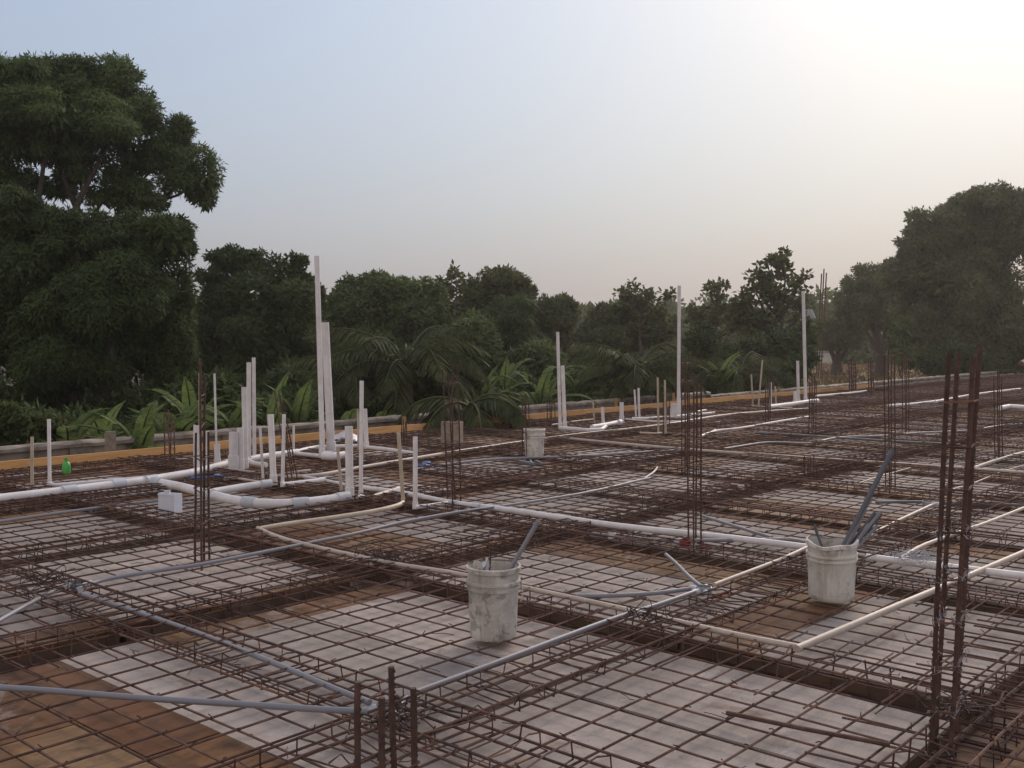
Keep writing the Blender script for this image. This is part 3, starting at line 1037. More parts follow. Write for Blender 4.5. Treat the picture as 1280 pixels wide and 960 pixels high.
def build_pipes():
    P = pipe
    P('drain_pipe', 'long thick white drain pipe curving in from the left edge towards the pipe cluster', [(-30, 627), (0, 623), (60, 616), (100, 611), (140, 606), (180, 601), (215, 595), (245, 590), (285, 579), (330, 571), (372, 565)], 0.047,
      couplers=[(86, 613), (148, 605), (188, 600), (285, 579)], risers=[(248, 589, 247, 532, 0.040), (272, 582, 271, 555, 0.038)])
    P('drain_pipe', 'thick white drain bend swinging round to a single upright stub in front of the cluster', [(192, 602), (225, 608), (262, 618), (290, 625), (318, 629), (345, 630), (375, 629), (408, 625), (434, 621)], 0.048,
      couplers=[(197, 603), (262, 618), (312, 628), (375, 629), (428, 622)], risers=[(437, 620, 436, 533, 0.041)])
    P('drain_pipe', 'short thick white pipe with a tall upright end left of the leaning cage', [(266, 615), (300, 609), (338, 604)], 0.040, couplers=[(332, 605)], risers=[(342, 603, 338, 518, 0.036)])
    P('water_pipe', 'thin white pipe with a right-angle upright end at the far left', [(62, 604), (67, 606), (75, 606), (120, 602), (180, 597), (243, 590)], 0.020, risers=[(62, 604, 61, 524, 0.020)])
    P('pipe_stake', 'short beige pipe stake, leftmost upright in the photo', [], 0.018, 'pvc_beige', risers=[(40, 608, 40, 546, 0.018, 'pvc_beige')])
    P('water_pipe', 'thin cream pipe standing tied in the column cage behind the white square tub', [], 0.018, 'pvc_cream', risers=[(250, 580, 250, 466, 0.018, 'pvc_cream')])
    P('water_pipe', 'tall thin white pipe just right of the caged cream pipe', [], 0.014, risers=[(271, 580, 268, 467, 0.014)])
    P('water_pipe', 'thin short white pipe left of the white cage pipe', [], 0.014, risers=[(243, 584, 243, 531, 0.014)])
    P('water_pipe', 'slim short white pipe standing right of the cage pipe', [], 0.018, risers=[(259, 588, 259, 539, 0.018)])
    P('drain_stub', 'wide short white pipe stub at the left of the upright cluster', [], 0.06, risers=[(292, 582, 292, 540, 0.058)])
    P('drain_stub', 'medium white stub standing behind the wide short stub', [], 0.04, risers=[(301, 583, 300, 535, 0.040)])
    P('vent_pipe', 'white upright pipe of middle height in the left cluster', [], 0.034, risers=[(307, 582, 305, 484, 0.034)])
    P('vent_pipe', 'tall white upright pipe in the left cluster with an elbow at its foot', [(311, 577), (318, 580), (333, 581)], 0.034, risers=[(311, 577, 311, 453, 0.030)])
    P('vent_pipe', 'slimmest and tallest white upright of the left cluster', [], 0.022, risers=[(318, 576, 317, 447, 0.024)])
    P('water_pipe', 'thin white stake pipe leaning between the cluster and the upright drain end', [], 0.014, risers=[(329, 602, 325, 533, 0.016)])
    P('water_pipe', 'white pipe tied inside the leaning column cage', [], 0.018, risers=[(353, 607, 355, 518, 0.020)])
    P('water_pipe', 'thin short white pipe behind the leaning column cage', [], 0.014, risers=[(367, 566, 367, 532, 0.016)])
    P('water_pipe', 'cream water pipe with a fork lying between the front drain bends', [(280, 599), (300, 597), (350, 592), (388, 588)], 0.018, 'pvc_cream')
    P('water_pipe', 'thin cream pipe slanting towards the front right inside the drain loop', [(282, 586), (330, 592), (352, 595)], 0.016, 'pvc_cream')
    P('water_pipe', 'thin cream pipe running to the foot of the tall upright drain end', [(298, 598), (322, 602), (335, 604)], 0.016, 'pvc_cream')
    P('drain_pipe', 'white pipe end leading right from the leaning column cage', [(353, 606), (380, 603), (404, 600)], 0.028, couplers=[(402, 600)])
    P('water_pipe', 'thin white pipe leading to the shiny joint right of the leaning cage', [(365, 594), (400, 599), (432, 606)], 0.018)
    P('vent_pipe', 'tallest white vent pipe of all, left of the photo middle', [(430, 569), (416, 571), (404, 570)], 0.056, risers=[(403, 568, 396, 320, 0.036)], couplers=[(412, 570)])
    P('vent_pipe', 'thick tall white vent pipe leaning beside the tallest one', [], 0.05, risers=[(414, 563, 406, 403, 0.058)])
    P('drain_stub', 'short white stub against the foot of the tallest vent pipe', [], 0.04, risers=[(402, 566, 403, 536, 0.036)])
    P('drain_pipe', 'white ring of drain pipe around the foot of the tallest vent pipe', [(400, 570), (380, 568), (367, 567), (375, 563), (395, 559), (425, 558), (460, 557)], 0.030)
    P('water_pipe', 'thin cream stake in front of the thick vent pipe', [], 0.015, 'pvc_cream', risers=[(427, 616, 422, 560, 0.017, 'pvc_cream')])
    P('water_pipe', 'slim tall white pipe with a collar foot right of the upright drain end', [(455, 620), (447, 622)], 0.020, risers=[(451, 619, 452, 476, 0.022)])
    P('water_pipe', 'thin cream stake left of the paired short pipes near the plastic bag', [], 0.013, 'pvc_cream', risers=[(448, 560, 447, 511, 0.015, 'pvc_cream')])
    P('drain_pipe', 'white drain stub with a double run of pipe leading right, behind the slim tall pipe', [(458, 559), (480, 561), (500, 564), (520, 567)], 0.026, risers=[(458, 558, 456, 511, 0.034)])
    P('water_pipe', 'beige pipe bent in an L, its upright end beside a white L', [(325, 661), (360, 655), (420, 647), (470, 639), (498, 632), (504, 628)], 0.024, 'pvc_beige', risers=[(504, 628, 498, 540, 0.020, 'pvc_beige')])
    P('water_pipe', 'white pipe bent in an L right of the beige one', [(519, 634), (540, 632), (565, 628)], 0.022, risers=[(519, 634, 519, 546, 0.024)])
    P('water_pipe', 'long cream pipe lying along the beam trough behind the stained bucket', [(322, 660), (345, 671), (390, 683), (440, 694), (490, 705), (560, 715), (625, 728), (690, 742), (760, 757), (820, 771), (890, 787), (950, 800), (1000, 809)], 0.0175, 'pvc_cream', z=0.10)
    P('water_pipe', 'cream pipe slanting from the trough up past the tall thick bars', [(996, 811), (1080, 775), (1180, 733), (1290, 686)], 0.0215, 'pvc_cream', z=0.10)
    P('drain_pipe', 'long thick white pipe lying across the middle, ending at the conduit bucket', [(452, 610), (500, 615), (560, 628), (600, 633), (640, 638), (700, 647), (760, 656), (830, 664), (900, 671), (960, 678), (1008, 684)], 0.028, couplers=[(500, 615), (567, 629), (595, 633)])
    P('drain_pipe', 'short white branch pipe just left of the beige L', [(467, 621), (480, 617), (497, 612)], 0.028, 'pvc_cream', couplers=[(496, 612)])
    P('drain_pipe', 'thick white pipe running right from behind the conduit bucket', [(1083, 696), (1130, 702), (1180, 708), (1230, 714), (1300, 722)], 0.027)
    P('water_pipe', 'very long cream pipe running away through the middle of the deck', [(352, 597), (400, 594), (440, 586), (500, 576), (560, 566), (640, 554), (720, 543), (800, 535), (850, 528), (900, 519), (960, 514), (1010, 511)], 0.023, 'pvc_cream')
    P('water_pipe', 'cream pipe crossing the deck from the far white bucket to the right edge', [(700, 547), (760, 553), (860, 562), (960, 569), (1060, 576), (1160, 582), (1290, 592)], 0.021, 'pvc_cream')
    P('drain_pipe', 'white drain with a pair of tall uprights and two stubs right of the photo middle', [(700, 535), (715, 536), (735, 538), (752, 537), (757, 533)], 0.036, risers=[(700, 533, 697, 415, 0.030), (706, 533, 703, 457, 0.036), (754, 532, 753, 509, 0.030)])
    P('drain_pipe', 'white drain pipe leading to the thick short stub left of three thin stakes', [(740, 534), (760, 531), (776, 527)], 0.045, risers=[(777, 526, 777, 503, 0.042)], couplers=[(774, 528)])
    P('water_pipe', 'thin cream stake near the two short white stubs', [(690, 531), (722, 526), (742, 524)], 0.014, 'pvc_cream', risers=[(743, 529, 741, 500, 0.016, 'pvc_cream')])
    P('drain_pipe', 'pair of white pipes lying from the three thin stakes towards the middle tall pipe', [(790, 523), (810, 523), (840, 521), (870, 518), (893, 516)], 0.026, risers=[(795, 522, 793, 487, 0.018), (799, 522, 798, 485, 0.024)])
    P('water_pipe', 'white pipe lying in front of the middle tall pipe', [(782, 524), (820, 527), (860, 527), (900, 528)], 0.018)
    P('water_pipe', 'tall thin beige stake left of the column cage in the middle', [(800, 541), (820, 542), (827, 541)], 0.018, 'pvc_beige', risers=[(823, 540, 822, 472, 0.018, 'pvc_beige')])
    P('water_pipe', 'thin beige stake standing inside the middle column cage', [], 0.016, 'pvc_beige', risers=[(832, 541, 831, 475, 0.018, 'pvc_beige')])
    P('vent_pipe', 'tall white pipe of the photo middle with a small tied offcut', [], 0.04, risers=[(848, 518, 849, 357, 0.036), (851, 519, 849, 480, 0.018)])
    P('drain_stub', 'thick short white stub at the foot of the middle tall pipe', [], 0.05, risers=[(842, 519, 842, 504, 0.062)])
    P('water_pipe', 'short cream pipe end lying right of the column cage by the edge', [(865, 517), (882, 513)], 0.03, 'pvc_cream')
    P('water_pipe', 'upright thin beige stake at the back, left of the leaning one', [(940, 508), (965, 510), (990, 510)], 0.016, 'pvc_beige', risers=[(941, 508, 939, 468, 0.020, 'pvc_beige')])
    P('water_pipe', 'thin beige stake at the back leaning to the right', [], 0.02, 'pvc_beige', risers=[(948, 508, 953, 450, 0.020, 'pvc_beige')])
    P('drain_pipe', 'white drain pipe feeding the back pair of tall white pipes', [(962, 509), (985, 506), (1005, 503), (1022, 501)], 0.055, risers=[(963, 508, 963, 478, 0.030), (994, 505, 994, 489, 0.045), (998, 501, 997, 451, 0.038), (1007, 501, 1004, 364, 0.042)])
    P('water_pipe', 'thin beige stake left of the back pair of white pipes', [], 0.016, 'pvc_beige', risers=[(970, 507, 969, 483, 0.018, 'pvc_beige')])
    P('water_pipe', 'cream pipe from the right edge to the crossing pipe near the tall bars', [(1290, 563), (1260, 571), (1240, 577), (1218, 585)], 0.022, 'pvc_cream')
    P('water_pipe', 'slim white conduit with knobbly joints beyond the crossing cream pipe', [(876, 545), (895, 538), (920, 536), (945, 532), (965, 528), (1010, 521)], 0.020, 'pvc', couplers=[(893, 538), (1007, 522)])
    P('water_pipe', 'thin white pipe lying far back towards the big dark tree', [(1110, 507), (1140, 505), (1165, 502), (1180, 500), (1210, 494), (1240, 490), (1275, 486)], 0.028, couplers=[(1170, 502), (1178, 500)])
    P('water_pipe', 'thin white pipe lying along the far edge, right of the back tall pipes', [(1020, 495), (1045, 493), (1082, 489)], 0.028, couplers=[(1082, 489)])
    P('drain_pipe', 'bright white bulky pipe end coming in at the right edge', [(1250, 510), (1262, 508), (1275, 509), (1300, 511)], 0.055)
    P('cable', 'grey cable wavering across the back of the deck', [(905, 561), (960, 553), (1010, 554), (1040, 548), (1062, 546), (1100, 545), (1150, 541), (1195, 539), (1220, 537), (1250, 532), (1290, 529)], 0.016, 'conduit', cat='cable')
    P('cable', 'dark grey conduit running back beyond the crossing cream pipe', [(945, 541), (1000, 544), (1060, 548), (1120, 552), (1200, 556)], 0.020, 'conduit_dark', cat='conduit')

    C = lambda label, pix, r=0.0148, mat='conduit', z=None, couplers=(), **k: pipe('conduit', label, pix, r, mat, z, (), couplers, 'electrical conduits on the deck', 'conduit', **k)
    C('grey conduit lying from the left edge to the four cut-off bars', [(-40, 857), (60, 863), (180, 873), (300, 880), (400, 887), (458, 889)], 0.0148, z=0.13)
    C('grey conduit running down from the left joint to the four cut-off bars', [(100, 742), (170, 765), (230, 785), (300, 812), (360, 836), (420, 862), (462, 878)], 0.0148, z=0.11)
    C('pale grey conduit from the four cut-off bars up to the cross-shaped joint', [(498, 884), (512, 868), (540, 858), (600, 836), (650, 817), (700, 798), (770, 772), (820, 757), (868, 740)], 0.0148, z=0.09)
    C('grey conduit entering the cross-shaped joint from its left', [(720, 745), (760, 745), (820, 742), (862, 736)], 0.0148)
    C('short grey conduit sticking up to the far left of the cross-shaped joint', [(832, 693), (845, 704), (862, 722), (876, 733)], 0.014)
    C('cream-white conduit from the cross-shaped joint to the end of the thick white pipe', [(893, 731), (930, 717), (975, 700), (1014, 682)], 0.015, 'pvc_cream', z=0.09)
    C('grey conduit running from the red box to the thick white pipe end', [(740, 667), (800, 674), (860, 676), (930, 675), (990, 674), (1008, 678)], 0.015)
    C('grey conduit slanting to the white pipe end behind the slim column cage', [(878, 645), (910, 655), (945, 666), (965, 672)], 0.015)
    C('long grey conduit running from the left joint past the L-shaped beige pipe', [(105, 733), (130, 724), (200, 713), (250, 706), (320, 692), (400, 676), (450, 666), (500, 653), (560, 642), (610, 635), (660, 628), (740, 615), (800, 600), (812, 598)], 0.0148, z=0.10)
    C('pale conduit leaving the left joint towards the left edge', [(70, 737), (45, 750), (0, 775), (-30, 792)], 0.015, z=0.07)
    C('grey conduit lying flat across the left cells', [(-20, 655), (40, 646), (90, 639), (150, 631), (205, 625)], 0.015)
    C('thin grey conduit in front of the far white bucket, bluish', [(545, 582), (600, 575), (660, 572), (720, 571), (770, 567), (810, 565), (850, 563)], 0.018, 'conduit')
    C('curled grey conduit end in the middle of the deck', [(806, 598), (818, 590), (822, 584), (818, 580), (808, 579)], 0.015)
    C('cream conduit slanting to the right behind the conduit bucket', [(1083, 672), (1110, 657), (1140, 643), (1168, 630)], 0.016, 'pvc_cream')
    C('cream conduit rising from the wire tangle towards the right edge', [(1126, 698), (1150, 683), (1180, 672), (1230, 655), (1290, 631)], 0.016, 'pvc_cream', z=0.08)
    C('grey conduit lying behind the tall thick bars', [(1095, 628), (1140, 627), (1200, 629), (1290, 632)], 0.016, 'conduit_dark')
    C('faint beige cord lying on the dark grid left of the tall thick bars', [(1070, 605), (1100, 595), (1130, 587), (1150, 582)], 0.008, 'pvc_beige')
    C('beige cord lying behind the tall thick bars', [(1190, 612), (1220, 603), (1250, 590), (1285, 580)], 0.008, 'pvc_beige')


build_pipes()


# ------------------------------------------------------------------ junction boxes
def junction(label, px, py, r, paint=None, mat='steel', z=0.075, arms=()):
    p = at(px, py, z)
    root = thing('junction_box', label, 'junction box', p, 'electrical junction boxes')
    b = MB()
    prof = [(r * 0.99, -0.03), (r, 0.025), (r * 0.92, 0.028), (r * 0.92, -0.02)]
    b.lathe(prof, 8)
    b.lathe([(0.0001, -0.021), (r * 0.92, -0.02)], 8)
    b.build('body', M[mat], root)
    for a in arms:
        d = Vector((cos(a), sin(a), 0))
        MB().tube([d * r * 0.9, d * (r + 0.05)], 0.021, 10).build('connector', M['pvc_coupler'], root, True)
    if paint:
        for k in range(5):
            a = random.uniform(0, 6.28)
            d = Vector((cos(a), sin(a), 0)) * r * random.uniform(1.0, 2.6)
            MB().tube([d + Vector((0, 0, -0.03)), d * 1.2 + Vector((random.uniform(-.03, .03), .05, -0.03)), d * 1.3 + Vector((.1, .02, -0.032))], 0.008, 5).build('red_wire', M[paint], root)
    return root


junction('octagonal metal box with white connectors at the cross-shaped conduit joint', 880, 738, 0.055, 'red_paint', arms=(pi / 2, 2.9, -2.4, 0.4))
junction('metal box between the four cut-off thick bars', 485, 886, 0.055, None, arms=(2.3, 0.7, -2.0))
junction('small metal box where three conduits meet at the left', 98, 733, 0.055, None, arms=(2.0, 0.2, -1.9))
junction('red and blue painted box at the foot of the slim column cage', 858, 679, 0.06, 'red_paint', 'red_paint', arms=(1.5, -1.6))
junction('small white box end lying among the bars left of the red box', 765, 670, 0.035, None, 'pvc')
junction('pale metal box behind the conduit bucket at the thin cream conduit end', 1160, 630, 0.06, None, arms=(0.2, -1.0))
junction('red-marked box beside the conduit bucket at the thick pipe end', 1012, 686, 0.05, 'red_paint', arms=(1.5,))
junction('tiny white cap lying on the grid at the far middle', 926, 609, 0.04, None, 'pvc')

# ------------------------------------------------------------------ buckets
def bucket(name, label, px, py, r_top, h, mat, dent=0.0, handle=True, z=0.045, seed=1, open_top=True, rim_noise=0.0):
    p = at(px, py, z)
    d = Vector((sin(YAW), cos(YAW), 0))
    p = p + d * r_top * 0.86                      # the given pixel is the front of the base
    root = thing(name, label, 'bucket', p, 'plastic buckets on the deck')
    rb = r_top * 0.87
    rnd = random.Random(seed)
    ph = [rnd.uniform(0, 6) for _ in range(4)]

    def warp(a, r, zz):
        k = zz / h
        q = 1 + dent * (0.05 * sin(2 * a + ph[0]) * k + 0.025 * sin(3 * a + ph[1]) + 0.012 * sin(7 * a + ph[2] + zz * 20))
        dz = rim_noise * k ** 6 * (0.02 * sin(2 * a + ph[3]) + 0.012 * sin(5 * a + ph[0]))
        return r * q, zz + dz

    R = lambda zz: rb + (r_top * 0.965 - rb) * zz / h
    prof = [(0.0001, 0.004), (rb * 0.96, 0.0), (rb, 0.012)]
    for k in range(1, 10):
        prof.append((R(h * 0.68 * k / 9), h * 0.68 * k / 9))
    b = MB()
    b.lathe(prof + [(R(h * 0.70), h * 0.70), (R(h), h), (R(h) - 0.0035, h), (R(h * .6) - 0.004, h * .6), (rb - 0.004, 0.012), (0.0001, 0.010)], 40, warp=warp)
    b.build('body', M[mat], root, True)
    for k, (zz, pr, th) in enumerate(((0.715, 0.010, 0.010), (0.80, 0.011, 0.010), (0.875, 0.010, 0.008), (0.985, 0.011, 0.016))):
        g = MB()
        z0 = h * zz
        if k == 2:
            continue
        g.lathe([(R(z0) - 0.001, z0 - th), (R(z0) + pr, z0 - th * 0.8), (R(z0) + pr, z0 + th * 0.7), (R(z0) - 0.001, z0 + th)], 40, warp=warp)
        g.build('rim' if k == 3 else 'ring', M[mat], root, True)
    if handle:
        side = Vector((cos(YAW), -sin(YAW), 0))
        for s in (-1, 1):
            c = side * s * (R(h * .78) + 0.012) + Vector((0, 0, h * 0.78))
            MB().tube([c - side * s * 0.012, c + side * s * 0.003], 0.011, 10).build('handle_lug', M[mat], root, True)
        pts = []
        for k in range(17):                        # the bail hangs down behind the pail
            a = pi * k / 16
            pts.append(side * cos(a) * (r_top + 0.007) + d * sin(a) * (r_top + 0.012) + Vector((0, 0, h * 0.78 - sin(a) * 0.13)))
        MB().tube(pts, 0.0028, 6).build('wire_handle', M['steel'], root, True)
        pts = [side * (r_top + 0.006) + Vector((0, 0, h * .76)), side * (r_top + 0.014) + Vector((0, 0, h * .64)) - d * .02, side * (r_top + 0.004) + Vector((0, 0, h * .53)) - d * .05]
        MB().tube(curve_pts(pts, 4), 0.0035, 6).build('handle_grip', M['pvc_beige'], root, True)
    return root, p


def stick(label, base, vec_top, r, mat='conduit', group='conduit offcuts standing in the buckets', hollow=True):
    root = thing('conduit_offcut', label, 'conduit', base, group)
    m = MB()
    m.pipe(Vector((0, 0, 0)), vec_top - base, r, 0.15, 10)
    m.build('tube', M[mat], root, True)
    d = (vec_top - base).normalized()
    MB().tube([(vec_top - base) - d * 0.05, (vec_top - base) - d * 0.012], r * 1.12, 10, cap=False).build('socket_end', M[mat], root, True)
    return root


def build_buckets():
    ro, p = bucket('bucket', 'cement-stained grey bucket with a wire handle, one conduit sticking out', 616, 803, 0.155, 0.405, 'bucket', 0.12, True, seed=3)
    top = above(p, 673, 651)
    sd_ = Vector((cos(YAW), -sin(YAW), 0))
    stick('single grey conduit leaning out of the stained bucket', p - sd_ * 0.115 + Vector((0, 0, 0.02)), top, 0.0135)
    # torn paper sack pieces inside
    bag = thing('paper_sack', 'torn grey cement sack crumpled in the stained bucket', 'sack', p + Vector((0.03, 0.06, 0.30)))
    rnd = random.Random(2)
    for k, (dx, dz, s) in enumerate(((-0.07, 0.13, 0.09), (-0.02, 0.15, 0.07), (0.02, 0.10, 0.06))):
        m = MB()
        n = 6
        side = Vector((cos(YAW), -sin(YAW), 0))
        for j in range(n + 1):
            for i in range(n + 1):
                u, v = i / n - .5, j / n
                m.v.append(side * (dx + u * s * (1.2 - 0.7 * v)) + Vector((rnd.uniform(-.012, .012), rnd.uniform(-.012, .012), v * dz - 0.02 + 0.02 * sin(u * 9 + k))))
        for j in range(n):
            for i in range(n):
                a = j * (n + 1) + i
                m.f.append((a, a + 1, a + n + 2, a + n + 1))
        m.build('sack_flap', M['bag' if k == 1 else 'bucket_b'], bag, True)
    MB().tube([Vector((0.0, 0, 0)), Vector((0.012, 0.0, 0.20))], 0.005, 5).build('wire_end', M['wire'], bag)

    ro, p = bucket('bucket', 'pale dented bucket without handle, packed with conduit offcuts', 1047, 754, 0.168, 0.375, 'bucket_b', 0.5, False, seed=8, rim_noise=0.5)
    base = p + Vector((0, 0, 0.03))
    side = Vector((cos(YAW), -sin(YAW), 0))
    dd = Vector((sin(YAW), cos(YAW), 0))
    A = lambda x, y: above(p, x, y)
    stick('longest dark grey conduit rising far out of the conduit bucket', base - side * 0.075, A(1116, 562), 0.0175, 'conduit_dark')
    stick('pale grey conduit beside the longest one in the conduit bucket', base - side * 0.06 + dd * 0.05, A(1081, 638), 0.013, 'conduit')
    stick('grey offcut with holes leaning right in the conduit bucket', base - side * 0.115 - dd * 0.03, A(1100, 640), 0.012, 'conduit')
    stick('rightmost dark offcut leaning out of the conduit bucket', base - side * 0.11 + dd * 0.02, A(1104, 643) + dd * 0.03, 0.012, 'conduit_dark')
    stick('shortest grey offcut at the right of the conduit bucket', base - side * 0.09 - dd * 0.07, A(1086, 655), 0.012, 'conduit')
    stick('slim pale conduit hard against the longest one in the conduit bucket', base - side * 0.10 + dd * 0.06, A(1090, 622), 0.011, 'conduit')
    stick('thin bent-looking offcut in front of the conduit bundle', base - side * 0.06 - dd * 0.06, A(1072, 652), 0.010, 'conduit')
    stick('thin grey conduit at the back of the conduit bundle', base - side * 0.08 + dd * 0.08, A(1094, 640), 0.010, 'conduit_dark')
    for tx, ty, o1, o2 in ((1076, 650, -0.05, 0.02), (1091, 651, -0.10, 0.03), (1069, 663, -0.04, -0.02), (1097, 657, -0.12, -0.02)):
        stick('one of the thin grey offcuts bundled between the long conduits in the conduit bucket', base + side * o1 + dd * o2, A(tx, ty), 0.0105, 'conduit')
    stick('lone short offcut leaning left out of the conduit bucket', base + side * 0.05, A(1018, 657), 0.009, 'conduit_dark')

    bucket('bucket', 'small far white bucket standing upright on the pipe crossing', 668, 573, 0.150, 0.40, 'bucket_b', 0.1, True, seed=5)

    # square tub
    p = at(213, 642, 0.05)
    tub = thing('square_tub', 'small white square tub open at the top, near the left pipes', 'tub', p)
    w, d, h = 0.092, 0.06, 0.20
    rz = Matrix.Rotation(-YAW - 0.35, 3, 'Z')
    m = MB()
    t = 0.005
    m.box((-w, -d, 0), (w, d, 0.006), rz)
    m.box((-w, -d, 0.006), (w, -d + t, h), rz)
    m.box((-w, d - t, 0.006), (w, d, h * 0.97), rz)
    m.box((-w, -d + t, 0.006), (-w + t, d - t, h * 1.01), rz)
    m.box((w - t, -d + t, 0.006), (w, d - t, h * 0.985), rz)
    m.build('body', M['box'], tub)
    MB().box((-w - 0.004, -d - 0.004, h - 0.02), (w + 0.004, -d, h - 0.005), rz).build('rim_lip', M['box'], tub)
    MB().box((-0.03, -d + 0.01, h - 0.01), (0.03, -d + 0.03, h + 0.03), rz).build('lid_tab', M['box'], tub)


build_buckets()

# ------------------------------------------------------------------ loose things
def build_loose():
    # concrete block beside column cage
    p = at(565, 557, 0.05)
    root = thing('concrete_block', 'upright hollow concrete block beside the flared column cage', 'block', p)
    rz = Matrix.Rotation(-YAW - 0.25, 3, 'Z')
    m = MB()
    W, D, Hh = 0.155, 0.08, 0.37
    for a, b in (((-W, -D, 0), (W, -D + .035, Hh)), ((-W, D - .035, 0), (W, D, Hh)), ((-W, -D + .035, 0), (-W + .04, D - .035, Hh)), ((W - .04, -D + .035, 0), (W, D - .035, Hh)), ((-.02, -D + .035, 0), (.02, D - .035, Hh))):
        m.box(a, b, rz)
    m.build('block_body', M['block'], root)
    # plastic bag
    p = at(434, 551, 0.06)
    m = MB()
    rnd = random.Random(4)
    prof = [(0.0001, 0), (0.17, 0.0), (0.20, 0.03), (0.19, 0.06), (0.12, 0.09), (0.10, 0.11), (0.03, 0.15), (0.0001, 0.14)]
    m.lathe(prof, 18, warp=lambda a, r, z: (r * (1 + 0.25 * sin(3 * a + z * 20) + 0.12 * sin(7 * a + z * 40)) * 1.05, z + 0.02 * sin(4 * a)))
    o = m.build('plastic_bag', M['bag'], None, True)
    o.location = p
    tag(o, 'crumpled white plastic bag lying by the slim tall white pipe', 'bag')
    # green bottle
    p = at(83, 592, 0.05)
    b = thing('bottle', 'small bright green bottle on the bars by the orange board', 'bottle', p)
    MB().lathe([(0.0001, 0), (0.045, 0.0), (0.05, 0.02), (0.05, 0.10), (0.04, 0.13), (0.018, 0.15), (0.018, 0.17), (0.0001, 0.17)], 14).build('body', M['green'], b, True)
    MB().lathe([(0.022, 0.171), (0.022, 0.195), (0.0001, 0.195)], 10).build('cap', M['green'], b, True)
    # loose thick bars
    a, c = at(908, 891, 0.062), at(1112, 931, 0.066)
    q = thing('loose_bar', 'short loose thick bar lying across the front grey panels', 'rebar', a)
    MB().tube([Vector((0, 0, 0)), (c - a) * 0.5 + Vector((0, 0, -0.004)), c - a], 0.0105, 7).build('bar', M['rebar_thick'], q)
    # blue wrap
    for px, py, lb in ((670, 578, 'dark blue wrap lying at the foot of the far white bucket'), (535, 582, 'dark blue wrap lying behind the short white L-shaped pipe'), (262, 597, 'blue strap lying at the cage by the left cluster')):
        p = at(px, py, 0.07)
        r = random.Random(px)
        o = MB().tube(curve_pts([Vector((r.uniform(-.25, .25), r.uniform(-.12, .12), r.uniform(-.02, .03))) for _ in range(7)], 4), 0.017, 6).build('strap', M['blue' if px < 600 else 'conduit_dark'], None, True)
        o.location = p
        tag(o, lb, 'strap')
    # wire tangles
    def tangle(label, px, py, s, n, mat, rr, zmax=0.12):
        p = at(px, py, 0.06)
        r = random.Random(px)
        t = thing('wire_tangle', label, 'wire', p)
        for k in range(n):
            c = Vector((r.uniform(-s, s) * .5, r.uniform(-s, s) * .5, r.uniform(0, .04)))
            pts = []
            a = r.uniform(0, 6)
            for j in range(7):
                a += r.uniform(.3, 1.2)
                rad = s * r.uniform(.25, .8)
                pts.append(c + Vector((cos(a) * rad, sin(a) * rad, r.uniform(0, zmax))))
            MB().tube(curve_pts(pts, 4), rr, 4).build('wire_loop', M[mat], t)
    tangle('silvery tangle of thin wire netting right of the conduit bucket', 1150, 708, 0.2, 26, 'steel', 0.0016, .10)
    tangle('rusty tangle of tying wire beside the cream pipe in the front trough', 806, 782, 0.13, 7, 'wire', 0.003)
    tangle('rusty knot of tying wire at the crossing beams left of the stained bucket', 478, 706, 0.2, 12, 'wire', 0.003)
    tangle('rusty tangle of tying wire by the left junction box', 60, 740, 0.22, 10, 'wire', 0.003)
    tangle('messy tying wire ends round the foot of the four cut-off thick bars', 505, 915, 0.14, 9, 'wire', 0.0026, .08)
    tangle('messy tying wire ends at the foot of the tall thick bars', 1195, 900, 0.18, 9, 'wire', 0.0026, .08)
    # loose curled wires dropped on the panels
    sc = MB()
    r = random.Random(77)
    for k in range(130):
        x, y = r.uniform(2.4, 9.0), r.uniform(1.5, 8)
        a = r.uniform(0, 6.28)
        pts = [Vector((x, y, 0.007))]
        for j in range(3):
            a += r.gauss(0, 0.9)
            pts.append(pts[-1] + Vector((cos(a), sin(a), 0)) * r.uniform(.02, .06) + Vector((0, 0, r.uniform(-.0, .006))))
        sc.tube(pts, 0.0022, 3)
    o = sc.build('wire_scraps', M['wire'])
    tag(o, 'bits of tying wire scattered over the grey panels', 'wire scraps', kind='stuff')


build_loose()

# ------------------------------------------------------------------ foliage
def leaves_np(centers, dirs, length, width, droop, rng, out=None):
    """one diamond leaf per row, folded along its rib; out: the way the blade faces"""
    n = len(centers)
    L = length * rng.uniform(0.7, 1.25, (n, 1))
    W = width * rng.uniform(0.7, 1.2, (n, 1))
    d = dirs + np.array([0, 0, -1.0]) * droop * rng.uniform(0.4, 1.4, (n, 1))
    d /= np.linalg.norm(d, axis=1, keepdims=True) + 1e-9
    rnd = rng.normal(size=(n, 3))
    if out is not None:
        rnd = out * 1.5 + rnd * 0.45
    s = np.cross(d, rnd)
    s /= np.linalg.norm(s, axis=1, keepdims=True) + 1e-9
    nrm = np.cross(s, d)
    v = np.empty((n, 4, 3))
    v[:, 0] = centers
    v[:, 1] = centers + d * L * 0.5 + s * W * 0.5 - nrm * W * 0.12
    v[:, 2] = centers + d * L
    v[:, 3] = centers + d * L * 0.5 - s * W * 0.5 - nrm * W * 0.12
    return v.reshape(-1, 3)


